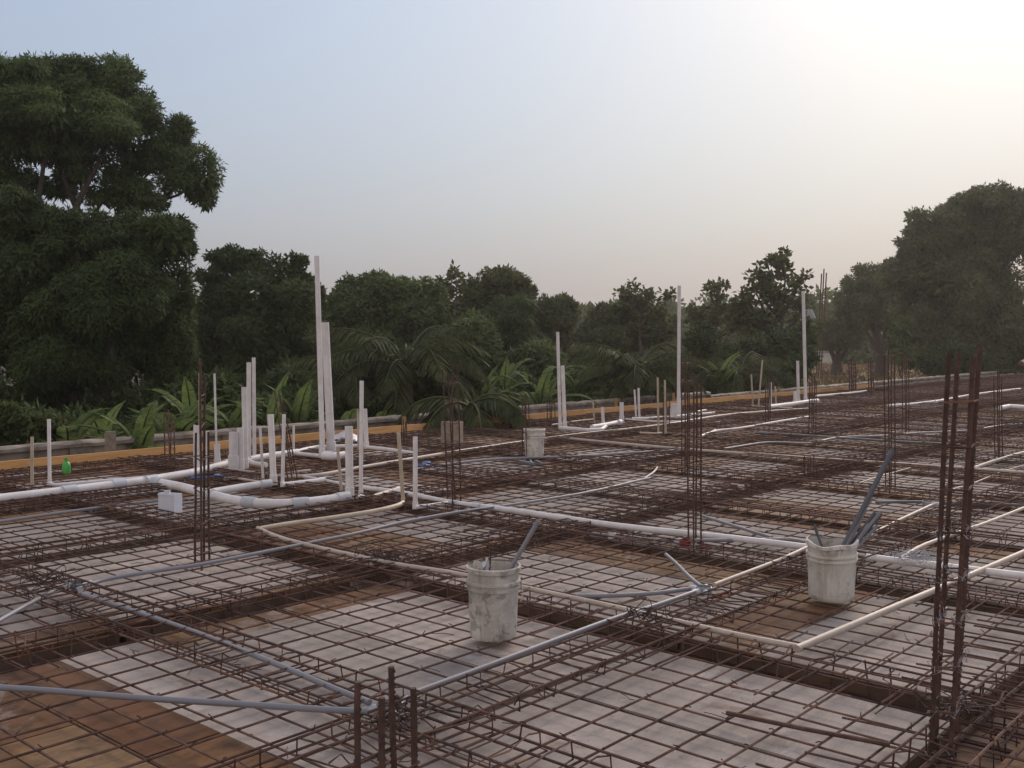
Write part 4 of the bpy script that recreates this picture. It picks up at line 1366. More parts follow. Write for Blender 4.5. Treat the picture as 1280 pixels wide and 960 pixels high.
def crown_leaves(lobes, leaf, width, droop, rng, cover=2.2, sub=20, subr=0.38, fill=1.0):
    """lobes: (centre, (rx, ry, rz)); every lobe carries leafy knobs, the leaves lie thick on the knobs"""
    C, D, S, O = [], [], [], []
    la = leaf * width * 0.5
    for c, r in lobes:
        c, r = np.array(c), np.array(r)
        area = 4 * pi * (((r[0] * r[1]) ** 1.6 + (r[0] * r[2]) ** 1.6 + (r[1] * r[2]) ** 1.6) / 3) ** (1 / 1.6)
        n = int(cover * area / la)
        ns = sub
        u = rng.normal(size=(ns, 3)); u /= np.linalg.norm(u, axis=1, keepdims=True)
        u[:, 2] = np.where(u[:, 2] < -0.5, -u[:, 2], u[:, 2])
        kc = c + u * r * rng.uniform(0.55, 1.0, (ns, 1))
        ks = rng.uniform(0.45, 1.3, (ns, 1))
        kr = subr * ks * r
        pk = (ks[:, 0] ** 2) * rng.uniform(0.5, 1.2, ns)
        k = rng.choice(ns, n, p=pk / pk.sum())
        v = rng.normal(size=(n, 3)) + u[k] * 0.9
        v /= np.linalg.norm(v, axis=1, keepdims=True)
        pos = kc[k] + v * kr[k] * (1.08 - 0.5 * rng.random((n, 1)) ** 2)
        j = rng.normal(size=(n, 3)); j /= np.linalg.norm(j, axis=1, keepdims=True)
        d = v * 0.4 + j * 0.9
        C.append(pos); D.append(d); S.append(np.ones((n, 1))); O.append(v + np.array([0, 0, 0.35]))
        m = int(fill * area / (la * 5))
        v = rng.normal(size=(m, 3)); v /= np.linalg.norm(v, axis=1, keepdims=True)
        C.append(c + v * r * rng.uniform(0.15, 0.72, (m, 1))); D.append(rng.normal(size=(m, 3))); S.append(np.full((m, 1), 2.2)); O.append(v)
    C, D, S = np.concatenate(C), np.concatenate(D), np.concatenate(S)
    D /= np.linalg.norm(D, axis=1, keepdims=True)
    return leaves_np(C, D, leaf * S, width * S, droop, rng, np.concatenate(O))


def quads_for(nv):
    return np.arange(nv, dtype=np.int32).reshape(-1, 4)


def limb(m, a, b, r0, r1, rng, bend=0.12, n=6, sides=7):
    a, b = np.array(a, float), np.array(b, float)
    L = np.linalg.norm(b - a)
    off = rng.normal(size=3) * bend * L
    off[2] *= 0.4
    pts, rad = [], []
    for k in range(n + 1):
        t = k / n
        p = a * (1 - t) + b * t + off * sin(pi * t) * 0.6 + rng.normal(size=3) * 0.012 * L
        if k == 0: p = a
        if k == n: p = b
        pts.append(Vector(p)); rad.append(r0 + (r1 - r0) * t)
    m.tube(pts, 0, sides, radii=rad)


def tree(name, label, dist, lobes_px, mat, trunk_px=None, leaf=0.2, width=0.07, droop=0.5, group='trees around the site', depth=1.0, cover=2.2, sub=20, subr=0.38, trunk_r=0.25, limbs=True, nlimb=None, seed=1, cat='tree', base_z=GROUND):
    """lobes_px: (x, y, rx, ry) in photo pixels at the tree's distance"""
    rng = np.random.default_rng(seed)
    lobes = []
    fwd = Vector((sin(YAW), cos(YAW), 0))
    for l in lobes_px:
        x, y, rx, ry = l[:4]
        off = l[4] if len(l) > 4 else rng.uniform(-0.35, 0.35) * rx * dist / F * 2
        c = far(x, y, dist)
        s = (c - EYE).dot(fwd) / F
        c = c + (c - EYE).normalized() * off
        # keep the apparent size at its own depth
        s = (c - EYE).dot(fwd) / F
        lobes.append((tuple(c), (rx * s, rx * s * depth, ry * s)))
    if trunk_px is None:
        trunk_px = sum(l[0] for l in lobes_px) / len(lobes_px)
    tb = far(trunk_px, 480, dist)
    root = thing(name, label, cat, (tb.x, tb.y, base_z), group)
    o = np.array(root.location)
    V = crown_leaves(lobes, leaf, width, droop, rng, cover, sub, subr) - o
    cr = link('crown', np_mesh('crown', V, quads_for(len(V)), M[mat]), root)
    m = MB()
    zs = [l[0][2] - l[1][2] * 0.4 for l in lobes]
    fork_z = max(base_z + 0.8, min(zs) * 0.45 + base_z * 0.55)
    fork = np.array((tb.x + rng.uniform(-.2, .2), tb.y + rng.uniform(-.2, .2), fork_z))
    limb(m, (tb.x, tb.y, base_z - 0.15), fork, trunk_r * 1.25, trunk_r * 0.85, rng, 0.06, 5, 9)
    m.v = [p - Vector(o) for p in m.v]
    m.build('trunk', M['bark'], root, True)
    if limbs:
        m = MB()
        pick = lobes if nlimb is None else [lobes[i] for i in nlimb]
        for c, r in pick:
            c = np.array(c)
            e = c + rng.uniform(-0.2, 0.2, 3) * np.array(r)
            limb(m, fork, e, trunk_r * 0.55, trunk_r * 0.10, rng, 0.14, 7, 6)
            for k in range(3):
                u = rng.normal(size=3); u[2] = abs(u[2]) * .6; u /= np.linalg.norm(u)
                limb(m, e + (fork - e) * 0.15, c + u * np.array(r) * 0.85, trunk_r * 0.14, trunk_r * 0.03, rng, 0.15, 4, 4)
        m.v = [p - Vector(o) for p in m.v]
        m.build('branches', M['bark'], root, True)
    return root


def open_tree(name, label, dist, trunk_px, limbs_px, mat, leaf=0.22, width=0.13, per=26, cl=0.42, seed=1, trunk_r=0.14, group='trees around the site', droop=0.1):
    """sparse tree: branch polylines in photo pixels, leaf rosettes along their outer ends"""
    rng = np.random.default_rng(seed)
    tb = far(trunk_px, 470, dist)
    root = thing(name, label, 'tree', (tb.x, tb.y, GROUND), group)
    o = np.array(root.location)
    m = MB()
    C = []
    first = limbs_px[0][0]
    top = far(first[0], first[1], dist)
    limb(m, (tb.x, tb.y, GROUND - .15), top, trunk_r * 1.2, trunk_r * 0.8, rng, 0.04, 5, 8)
    m.v = [p - Vector(o) for p in m.v]
    m.build('trunk', M['bark'], root, True)
    m = MB()
    for li in limbs_px:
        off = rng.uniform(-0.8, 0.8)
        pts = [far(x, y, dist) for x, y in li]
        pts = [p + (p - EYE).normalized() * off * k / max(1, len(pts) - 1) for k, p in enumerate(pts)]
        cp = curve_pts(pts, 5)
        m.tube(cp, 0, 6, radii=[trunk_r * 0.55 * (1 - 0.85 * k / (len(cp) - 1)) for k in range(len(cp))])
        n = len(cp)
        for k in range(int(n * 0.35), n):
            nb = (1 if rng.random() < 0.55 else 2) if k < n - 1 else 4
            for q in range(nb):
                u = rng.normal(size=3); u /= np.linalg.norm(u); u[2] = abs(u[2]) * .7 + .1
                e = np.array(cp[k]) + u * rng.uniform(0.25, 0.95) * cl * 1.6
                m.tube([cp[k], Vector(e)], 0, 4, radii=[trunk_r * .12, trunk_r * .05])
                C.append(e)
    m.v = [p - Vector(o) for p in m.v]
    m.build('branches', M['bark'], root, True)
    C = np.array(C)
    c = np.repeat(C, per, axis=0)
    j = rng.normal(size=c.shape); j /= np.linalg.norm(j, axis=1, keepdims=True)
    j[:, 2] = j[:, 2] * 0.7 + 0.1
    V = leaves_np(c + j * rng.uniform(0.02, 0.55, (len(c), 1)) * cl, j, leaf, width, droop, rng) - o
    link('crown', np_mesh('crown', V, quads_for(len(V)), M[mat]), root)
    return root


def frond_mesh(L, arch, rng, leaflet=0.55, n=38, hang=0.75, wide=0.026):
    """pinnate palm frond in the local x-z plane, starting at the origin"""
    V = []
    rach = MB()
    pts = []
    for k in range(13):
        t = k / 12
        a = arch[0] + (arch[1] - arch[0]) * t
        if k == 0:
            p = np.zeros(3)
        else:
            p = pts[-1] + np.array([cos(a), 0, sin(a)]) * L / 12
        pts.append(p)
    pts = np.array(pts)
    for k in range(n):
        t = 0.16 + 0.84 * k / (n - 1)
        f = t * 12
        i = min(11, int(f))
        p = pts[i] + (pts[i + 1] - pts[i]) * (f - i)
        tan = pts[i + 1] - pts[i]; tan /= np.linalg.norm(tan)
        ln = leaflet * (sin(pi * min(1, t * 0.85 + 0.12)) ** 0.7) * rng.uniform(.85, 1.1)
        for s in (-1, 1):
            d = np.array([0, s, 0]) * 0.9 + tan * 0.65 + np.array([0, 0, -hang * rng.uniform(.5, 1.3)])
            d /= np.linalg.norm(d)
            up = np.cross(d, tan); up /= np.linalg.norm(up) + 1e-9
            w = np.cross(d, up) * wide
            mid = p + d * ln * .5
            tip = p + d * ln + np.array([0, 0, -0.12 * ln])
            V += [p, mid + w, tip, mid - w]
    return np.array(V), pts


def palm(label, px, dist, crown_py, L, n, seed, arch=(1.2, -0.6), trunk_r=0.13, lean=0.0, group='palms behind the wall', mat='leaf_palm', leaflet=0.55):
    rng = np.random.default_rng(seed)
    c = far(px, crown_py, dist)
    root = thing('coconut_palm', label, 'palm', (c.x, c.y, GROUND), group)
    h = c.z - GROUND
    m = MB()
    pts = [Vector((lean * (1 - k / 6) ** 2, 0, h * k / 6 - (0.1 if k == 0 else 0))) for k in range(7)]
    m.tube(pts, 0, 9, radii=[trunk_r * (1.3 - 0.5 * k / 6) for k in range(7)])
    m.build('trunk', M['palm_bark'], root, True)
    for k in range(n):
        t = k / max(1, n - 1)
        a0 = arch[0] * (1 - t) + 0.35 * t + rng.uniform(-.15, .15)
        a1 = arch[1] - 0.9 * t + rng.uniform(-.2, .2)
        V, rp = frond_mesh(L * rng.uniform(.8, 1.08), (a0, a1), rng, leaflet)
        me = np_mesh('frond', V, quads_for(len(V)), M[mat])
        o = link('frond', me, root, (0, 0, h))
        o.rotation_euler = (0, 0, k * 2.399 + rng.uniform(-.2, .2))
        r = MB().tube([Vector(p) for p in rp], 0, 4, radii=[0.03 * (1 - 0.85 * q / 12) for q in range(13)]).build('midrib', M['leaf_olive'], o)
    return root


def banana_leaf(L, W, arch, rng, torn=True):
    """blade with a raised rib, torn into a few strips"""
    n = 14
    pts = [np.zeros(3)]
    for k in range(1, n + 1):
        t = k / n
        a = arch[0] + (arch[1] - arch[0]) * t ** 1.3
        pts.append(pts[-1] + np.array([cos(a), 0, sin(a)]) * L / n)
    V, Q = [], []
    prof = [0.10, 0.55, 0.85, 0.96, 1.0, 1.0, 0.98, 0.94, 0.9, 0.82, 0.72, 0.6, 0.42, 0.2]
    st = 3
    for side in (-1, 1):
        sag = 0
        for k in range(st, n):
            if rng.random() < (0.3 if torn else 0.1): sag = rng.uniform(-.25, .35)
            w0, w1 = prof[k] * W, prof[min(k + 1, n - 1)] * W
            if k == n - 1: w1 = 0.02
            a, b = pts[k], pts[k + 1]
            tan = (b - a) / np.linalg.norm(b - a)
            up = np.array([-tan[2], 0, tan[0]])
            e = lambda w, q: np.array([0, side * w, 0]) + up * (w * (0.35 - sag)) + tan * w * 0.25
            V += [a, b, b + e(w1 * .5, 0), a + e(w0 * .5, 0)]
            V += [a + e(w0 * .5, 0), b + e(w1 * .5, 0), b + e(w1, 0) - up * w1 * .12, a + e(w0, 0) - up * w0 * .12]
    return np.array(V), pts


def banana(label, px, dist, base_h, n, L, seed, W=0.155, tall=0.6, group='banana plants behind the wall'):
    rng = np.random.default_rng(seed)
    c = far(px, 500, dist)
    root = thing('banana_plant', label, 'banana plant', (c.x, c.y, GROUND), group)
    m = MB()
    m.tube([Vector((0, 0, -0.1)), Vector((0.02, 0, base_h * .5)), Vector((0, 0.02, base_h))], 0, 8, radii=[0.13, 0.10, 0.06])
    m.build('stem', M['leaf_olive'], root, True)
    for k in range(n):
        t = k / max(1, n - 1)
        a0 = 1.5 - 0.6 * t + rng.uniform(-.12, .12)
        a1 = a0 - rng.uniform(0.6, 1.9) - 0.3 * t
        V, rp = banana_leaf(L * rng.uniform(.75, 1.1), W * rng.uniform(.85, 1.1), (a0, a1), rng)
        me = np_mesh('leaf', V, quads_for(len(V)), M['leaf_banana'])
        o = link('leaf', me, root, (0, 0, base_h * (0.85 + .15 * (1 - t))))
        o.rotation_euler = (0, 0, k * 2.2 + rng.uniform(-.5, .5))
        MB().tube([Vector(p) for p in rp], 0, 5, radii=[0.022 * (1 - 0.9 * q / (len(rp) - 1)) + .002 for q in range(len(rp))]).build('midrib', M['leaf_weed'], o)
    return root


def build_trees():
    # tall spreading tree at the left
    tree('spreading_tree', 'tallest tree, spreading in flat tiers at the left edge with sky between its limbs', 30,
         [(10, 112, 55, 32), (70, 108, 42, 26), (128, 110, 52, 34), (163, 138, 24, 30), (60, 150, 80, 32), (135, 160, 55, 34), (205, 175, 30, 28), (238, 222, 34, 32),
          (185, 198, 42, 22), (25, 182, 40, 24), (92, 190, 40, 18), (165, 250, 30, 16), (-20, 215, 40, 60), (-30, 150, 50, 60), (256, 246, 16, 18), (76, 236, 20, 16), (172, 246, 30, 20), (10, 250, 32, 30), (-4, 222, 12, 20), (44, 228, 18, 13), (126, 244, 17, 15), (150, 222, 22, 12), (98, 216, 26, 12), (12, 222, 16, 14), (150, 95, 24, 12), (20, 88, 22, 10), (95, 86, 26, 12), (222, 188, 16, 16)],
         'leaf_mango', 75, leaf=0.14, width=0.042, droop=0.7, depth=1.1, trunk_r=0.30, seed=3, cover=1.55, nlimb=(0, 3, 4, 7, 8), subr=0.42)
    tree('dense_tree', 'huge dark bushy tree filling the lower left below the tiers', 25,
         [(30, 300, 60, 40), (100, 305, 50, 34), (160, 300, 50, 30), (210, 300, 34, 28), (222, 300, 24, 24), (190, 355, 45, 42), (60, 370, 75, 55), (130, 385, 70, 55), (0, 420, 60, 70), (80, 450, 80, 60), (165, 435, 60, 60), (215, 400, 26, 50), (220, 455, 25, 50), (20, 270, 34, 30)],
         'leaf_deep', 110, leaf=0.13, width=0.045, droop=0.7, depth=0.9, trunk_r=0.36, seed=4, cover=3.0, nlimb=(5, 6, 7))
    tree('dense_tree', 'tall dark tree with two knobbly tops right of the tiered tree', 36,
         [(300, 340, 26, 18), (274, 325, 13, 10), (292, 322, 16, 11), (320, 340, 24, 22), (345, 352, 26, 24), (370, 326, 12, 7), (374, 345, 11, 8), (384, 352, 9, 8), (330, 395, 58, 40), (272, 385, 36, 34), (315, 450, 80, 45), (262, 345, 14, 9), (270, 440, 35, 50), (380, 385, 22, 30), (375, 440, 40, 40), (395, 380, 10, 20)],
         'leaf_deep', 320, leaf=0.19, width=0.08, droop=0.3, trunk_r=0.28, seed=5)
    tree('dense_tree', 'broad rounded green tree behind the dark palm', 40,
         [(442, 378, 26, 26), (478, 368, 36, 22), (515, 370, 30, 20), (542, 378, 20, 20), (425, 400, 18, 32), (480, 420, 70, 48), (540, 425, 30, 48), (420, 450, 20, 45), (480, 470, 80, 35)],
         'leaf_mid', 470, leaf=0.20, width=0.08, droop=0.4, trunk_r=0.26, seed=6)
    open_tree('open_tree', 'thin open tree with round leaf clusters between the rounded green tree and the reddish one', 44, 570,
              [[(570, 440), (571, 400), (570, 348)], [(570, 400), (560, 380), (556, 358)], [(571, 395), (580, 378), (582, 356)], [(571, 410), (588, 395), (592, 372)], [(570, 420), (558, 405), (552, 388)]],
              'leaf_olive', leaf=0.24, width=0.15, per=15, cl=0.34, seed=7)
    tree('dense_tree', 'dome-topped reddish green tree left of the pair of white uprights', 46,
         [(630, 358, 34, 19), (606, 370, 20, 18), (652, 366, 16, 20), (628, 380, 40, 24), (600, 400, 30, 30)],
         'leaf_olive', 625, leaf=0.20, width=0.08, droop=0.4, trunk_r=0.22, seed=8)
    tree('feathery_tree', 'soft feathery dark tree just in front of the dome-topped one', 38,
         [(640, 388, 24, 22), (636, 410, 30, 22), (648, 425, 28, 22), (630, 435, 28, 20)],
         'leaf_deep', 640, leaf=0.30, width=0.035, droop=1.0, trunk_r=0.16, seed=9)
    tree('dense_tree', 'loose rounded tree right of the dome-topped tree, sky beside it', 48,
         [(698, 388, 20, 18), (682, 400, 18, 26), (712, 390, 11, 15), (700, 410, 20, 18), (690, 430, 26, 22)],
         'leaf_olive', 690, leaf=0.20, width=0.09, droop=0.3, trunk_r=0.2, seed=10)
    tree('bushy_tree', 'low green thicket tree below the dome-topped tree', 36,
         [(590, 430, 30, 34), (610, 455, 40, 28), (570, 450, 22, 35), (670, 458, 34, 26)],
         'leaf_mid', 600, leaf=0.24, width=0.08, droop=0.5, trunk_r=0.14, seed=11)
    tree('dense_tree', 'rounded dark tree left of the middle tall white pipe', 50,
         [(768, 398, 26, 18), (745, 412, 17, 16), (790, 405, 34, 22), (765, 425, 38, 20), (815, 415, 26, 22)],
         'leaf_olive', 775, leaf=0.20, width=0.08, droop=0.4, trunk_r=0.22, seed=12)
    open_tree('open_tree', 'bare-branched open tree top reaching the middle tall white pipe', 48, 800,
              [[(800, 430), (799, 400), (793, 362)], [(800, 405), (808, 385), (812, 368)], [(800, 410), (818, 385), (834, 372)], [(802, 415), (825, 405), (832, 396)], [(799, 395), (785, 378), (784, 370)], [(801, 420), (826, 420), (836, 415)]],
              'leaf_olive', leaf=0.24, width=0.15, per=13, cl=0.33, seed=13, trunk_r=0.12)
    open_tree('open_tree', 'small open tree with a tufted crooked top right of the middle tall pipe', 50, 893,
              [[(893, 440), (892, 405), (895, 380), (902, 358)], [(892, 410), (878, 400), (872, 392)], [(893, 415), (880, 410), (868, 405)], [(893, 410), (906, 398), (910, 388)], [(895, 380), (888, 370), (890, 362)], [(893, 425), (912, 415), (922, 410)]],
              'leaf_olive', leaf=0.24, width=0.15, per=15, cl=0.34, seed=14, trunk_r=0.13)
    open_tree('open_tree', 'larger open tree with clustered leaves and a hooked top left of the back tall pipes', 46, 976,
              [[(976, 450), (977, 410), (980, 370), (981, 340), (975, 328)], [(977, 400), (955, 375), (950, 345)], [(977, 410), (945, 395), (935, 372)], [(978, 395), (992, 370), (1000, 352)], [(977, 420), (950, 410), (925, 395)], [(978, 390), (965, 365), (966, 350)], [(977, 415), (998, 398), (1003, 380)], [(977, 425), (940, 418), (918, 412)], [(978, 430), (998, 420), (1010, 412)], [(981, 345), (976, 325), (965, 330)], [(977, 415), (958, 395), (940, 352)], [(977, 420), (935, 390), (924, 380)], [(978, 400), (968, 380), (958, 362)], [(977, 412), (930, 405), (916, 400)]],
              'leaf_olive', leaf=0.25, width=0.16, per=15, cl=0.37, seed=15, trunk_r=0.16)
    tree('bushy_tree', 'dark bushy thicket below the larger open tree', 40,
         [(900, 452, 28, 22), (935, 460, 34, 26), (965, 445, 30, 30), (995, 455, 26, 32), (880, 430, 20, 20), (950, 480, 50, 22), (1005, 430, 12, 24)],
         'leaf_deep', 950, leaf=0.24, width=0.08, droop=0.4, trunk_r=0.14, seed=16)
    tree('mango_tree', 'small round tree with a bare trunk over the tan field', 80,
         [(1045, 412, 28, 18), (1030, 420, 20, 14), (1062, 415, 20, 18), (1048, 428, 26, 12)],
         'leaf_olive', 1047, leaf=0.27, width=0.11, droop=0.5, trunk_r=0.42, seed=17)
    tree('mango_tree', 'rounded middle-sized tree touching the left side of the big right tree', 76,
         [(1088, 352, 28, 20), (1105, 365, 24, 26), (1072, 372, 24, 22), (1092, 390, 30, 22), (1062, 390, 14, 14), (1110, 400, 22, 20)],
         'leaf_olive', 1100, leaf=0.27, width=0.11, droop=0.5, trunk_r=0.4, seed=18)
    tree('mango_tree', 'big brownish dark tree towering at the right edge', 66,
         [(1240, 252, 34, 20), (1205, 268, 28, 20), (1172, 285, 34, 22), (1150, 300, 28, 24), (1268, 268, 22, 30), (1275, 300, 22, 28), (1210, 305, 50, 34), (1150, 335, 34, 34), (1185, 350, 55, 42), (1240, 345, 44, 40), (1165, 390, 44, 36), (1215, 400, 54, 40), (1250, 400, 34, 34), (1180, 430, 56, 34), (1235, 435, 48, 30), (1270, 405, 18, 22), (1150, 440, 30, 26)],
         'leaf_olive', 1195, leaf=0.27, width=0.11, droop=0.5, trunk_r=0.6, seed=19)
    tree('young_tree', 'small pale green sapling in front of the big right tree', 60,
         [(1126, 412, 9, 14), (1122, 428, 12, 12), (1130, 440, 9, 14)], 'leaf_mid', 1127, leaf=0.3, width=0.12, droop=0.4, trunk_r=0.07, seed=20)
    tree('shrub', 'yellowish green shrub at the right edge beyond the deck corner', 55,
         [(1272, 430, 14, 20), (1285, 440, 20, 22), (1262, 462, 16, 8)], 'leaf_weed', 1275, leaf=0.25, width=0.09, droop=0.4, trunk_r=0.07, seed=22, cat='shrub')
    tree('shrub', 'dark shrub under the big right tree', 62,
         [(1180, 462, 26, 12), (1220, 466, 34, 13), (1250, 458, 20, 14), (1190, 450, 30, 16)], 'leaf_deep', 1200, leaf=0.3, width=0.10, droop=0.4, trunk_r=0.08, seed=23, cat='shrub')
    tree('shrub', 'yellow-green leafy shrub at the left edge over the wall', 17.5,
         [(15, 525, 22, 16), (40, 535, 22, 14), (0, 535, 20, 16), (65, 535, 18, 12)], 'leaf_weed', 25, leaf=0.12, width=0.06, droop=0.3, trunk_r=0.03, seed=24, cat='shrub', limbs=True)

    # palms
    palm('big dark young coconut palm with long arching fronds behind the orange board', 508, 24, 462, 2.7, 22, 31, (1.35, -0.5), 0.16, leaflet=0.6)
    palm('low drooping coconut palm leaning over the wall right of the big one', 585, 19.5, 508, 1.6, 10, 32, (0.9, -0.9), 0.12)
    palm('young coconut palm left of the middle tall pipe', 795, 27, 470, 2.1, 18, 33, (1.3, -0.4), 0.14)
    palm('palm with dim fronds behind the thick leaning vent pipe', 440, 24, 474, 1.9, 13, 34, (1.2, -0.5), 0.12)
    palm('dim palm low among the thicket near the back stakes', 925, 34, 468, 2.1, 14, 35, (1.2, -0.5), 0.12)
    # bananas
    for i, (px, d, bh, n, L, lb) in enumerate((
            (85, 17.5, 0.9, 7, 1.44, 'banana plant with one long arching leaf at the left'),
            (128, 18.5, 0.9, 8, 1.27, 'banana plant with spread leaves right of the arching one'),
            (172, 17.2, 1.0, 9, 1.36, 'pale fan of banana leaves standing above the low wall'),
            (215, 18.2, 1.0, 8, 1.36, 'banana plant left of the caged cream pipe'),
            (240, 19.5, 1.1, 8, 1.36, 'banana plant half hidden by the caged cream pipe'),
            (292, 19, 1.1, 9, 1.36, 'banana plant behind the left pipe cluster'),
            (340, 20, 1.0, 8, 1.27, 'banana plant right behind the leaning column cage'),
            (372, 21, 1.0, 8, 1.27, 'banana plant just left of the tallest vent pipe'),
            (432, 20, 0.9, 8, 1.10, 'banana plant between the vent pipes and the slim tall pipe'),
            (470, 21, 0.8, 8, 1.02, 'banana plant low under the big dark palm'),
            (603, 25, 1.2, 9, 1.53, 'banana plant with bright upright leaves above the taped peg'),
            (630, 27, 1.4, 8, 1.53, 'banana plant next to the bright one, a little deeper'),
            (676, 24, 1.2, 8, 1.53, 'banana plant with one upright bright leaf left of the white pair'),
            (722, 27, 1.3, 9, 1.53, 'banana plant right of the pair of white uprights'),
            (752, 30, 1.5, 9, 1.61, 'tall banana plant between the white pair and the young palm'),
            (900, 33, 1.4, 8, 1.61, 'banana plant with a pale drooping leaf by the back cages'))):
        banana(lb, px, d, bh, n, L, 50 + i)


build_trees()


def build_undergrowth():
    rng = np.random.default_rng(91)
    # long blades and leafy weeds behind the wall
    n = 26000
    X = rng.uniform(-2, 46, n)
    Y = 15.35 + rng.gamma(1.6, 1.5, n)
    Z = np.full(n, GROUND)
    hgt = rng.uniform(0.45, 1.25, n) * np.clip(1.25 - (X / 60), .5, 1.2)
    base = np.stack([X, Y, Z], 1)
    d = np.stack([rng.normal(0, .28, n), rng.normal(0, .28, n), np.ones(n)], 1)
    d /= np.linalg.norm(d, axis=1, keepdims=True)
    s = np.stack([rng.normal(size=n), rng.normal(size=n), np.zeros(n)], 1)
    s /= np.linalg.norm(s, axis=1, keepdims=True)
    w = rng.uniform(0.012, 0.03, n)[:, None]
    mid = base + d * hgt[:, None] * .6
    tip = base + d * hgt[:, None] + np.stack([rng.normal(0, .22, n), rng.normal(0, .22, n), np.zeros(n)], 1)
    V = np.stack([base - s * w * .6, base + s * w * .6, mid + s * w, tip, mid - s * w], 1).reshape(-1, 3)
    Q = np.arange(n * 5, dtype=np.int32).reshape(-1, 5)
    o = link('tall_grass', np_mesh('tall_grass', V, Q, M['leaf_weed']))
    tag(o, 'tall rank grass and weeds growing behind the low wall', 'grass', kind='stuff')
    # low bushes mass behind
    lobes = []
    for k in range(150):
        y = 17 + rng.uniform(0, 12)
        x = rng.uniform(2, min(40, y * 1.75))
        h = rng.uniform(0.5, 1.3)
        lobes.append(((x, y, GROUND + h * .55), (rng.uniform(.8, 1.6), rng.uniform(.8, 1.4), h)))
    V = crown_leaves(lobes, 0.2, 0.08, 0.3, rng, 1.6)
    o = link('undergrowth', np_mesh('undergrowth', V, quads_for(len(V)), M['leaf_deep']))
    tag(o, 'dark low undergrowth beneath the trees behind the wall', 'undergrowth', kind='stuff')
    # field tufts
    n = 9000
    r = rng.uniform(50, 105, n); a = rng.uniform(0.0, 0.6, n)
    X, Y = r * np.cos(a), r * np.sin(a)
    base = np.stack([X, Y, np.full(n, GROUND)], 1)
    base = np.repeat(base, 4, axis=0) + rng.normal(0, .12, (n * 4, 3)) * np.array([1, 1, 0])
    d = np.stack([rng.normal(0, .5, n * 4), rng.normal(0, .5, n * 4), np.ones(n * 4)], 1)
    d /= np.linalg.norm(d, axis=1, keepdims=True)
    V = leaves_np(base, d, 0.32, 0.06, 0.0, rng)
    o = link('dry_grass', np_mesh('dry_grass', V, quads_for(len(V)), M['leaf_dry']))
    tag(o, 'dry tan grass tufts over the field behind the deck', 'grass', kind='stuff')
    # far belt of trees
    lobes = []
    for k in range(150):
        a = radians(rng.uniform(12, 84)); r = rng.uniform(110, 190)
        x, y = r * sin(a), r * cos(a)
        h = rng.uniform(1.8, 4.2)
        if 76 < math.degrees(a) < 80: h *= .6
        lobes.append(((x, y, GROUND + h * .6), (rng.uniform(3, 7), rng.uniform(3, 6), h)))
    V = crown_leaves(lobes, 0.8, 0.4, 0.3, rng, 1.6)
    o = link('treeline', np_mesh('treeline', V, quads_for(len(V)), M['leaf_mid']))
    tag(o, 'far low belt of trees along the horizon', 'treeline', kind='stuff')
    m, nt, b = new_mat('far_hills')
    b.inputs['Base Color'].default_value = (0.05, 0.06, 0.045, 1)
    b.inputs['Roughness'].default_value = 1
    g = MB()
    k = 60
    for i in range(k + 1):
        a = radians(5 + 90 * i / k)
        for rr, zz in ((420, GROUND), (470, 3 + 4 * (0.5 + 0.5 * sin(i * .37)) * (0.6 + 0.4 * sin(i * .11 + 1))), (560, GROUND)):
            g.v.append(Vector((rr * sin(a), rr * cos(a), zz)))
    for i in range(k):
        for q in range(2):
            s = i * 3 + q
            g.f.append((s, s + 3, s + 4, s + 1))
    tag(g.build('hills', m, None, True), kind='structure')


build_undergrowth()


# ------------------------------------------------------------------ far bits
def build_far():
    # tall bars standing behind the trees
    base = far(1022, 470, 78)
    root = thing('column_cage', 'tall bundle of bare bars rising above the trees right of the back pipes', 'rebar column', (base.x, base.y, GROUND), 'column starter cages')
    for bx, tx, ty in ((1021, 1027, 342), (1024, 1030, 336), (1027, 1033, 341)):
        p = far(bx, 420, 78); p.z = GROUND
        t = above(p, tx, ty)
        MB().tube([p - root.location, t - root.location], 0.05, 6).build('vertical_bar', M['rebar_thick'], root)
    base = far(1262, 470, 80)
    root = thing('column_cage', 'bundle of bare bars sticking up through the right side of the big tree', 'rebar column', (base.x, base.y, GROUND), 'column starter cages')
    for bx, tx, ty in ((1256, 1257, 342), (1261, 1263, 336), (1277, 1277, 372)):
        p = far(bx, 420, 80); p.z = GROUND
        t = above(p, tx, ty)
        MB().tube([p - root.location, t - root.location], 0.05, 6).build('vertical_bar', M['rebar_thick'], root)
    # little zinc roof
    c = far(1005, 393, 70)
    root = thing('zinc_roof', 'small grey corrugated roof on posts glimpsed behind the back tall pipes', 'roof', (c.x, c.y, GROUND))
    h = c.z - GROUND
    m = MB()
    n = 24
    side = Vector((cos(YAW), -sin(YAW), 0)); dd = Vector((sin(YAW), cos(YAW), 0))
    for k in range(n + 1):
        u = (k / n - .5) * 1.3
        for v, zz in ((-.5, -0.35), (.5, 0.25)):
            m.v.append(side * u + dd * v + Vector((0, 0, h + zz + 0.12 * (k % 2) * .3 + u * .12)))
    for k in range(n):
        a = k * 2
        m.f.append((a, a + 2, a + 3, a + 1))
    m.build('roof_sheet', M['zinc'], root)
    for s in (-.55, .55):
        MB().tube([side * s + dd * .1, side * s + dd * .1 + Vector((0, 0, h - .1))], 0.05, 6).build('post', M['stake'], root)
    # pale wall of a far house
    c = far(1035, 452, 105)
    root = thing('house', 'pale low house wall glimpsed beyond the tan field', 'house', (c.x, c.y, GROUND))
    rz = Matrix.Rotation(-YAW, 3, 'Z')
    MB().box((-0.9, 0, 0), (0.9, 2.2, 1.15), rz).build('wall', M['pale_wall'], root)
    MB().box((-1.0, -0.1, 1.153), (1.0, 2.3, 1.25), rz).build('roof', M['zinc'], root)


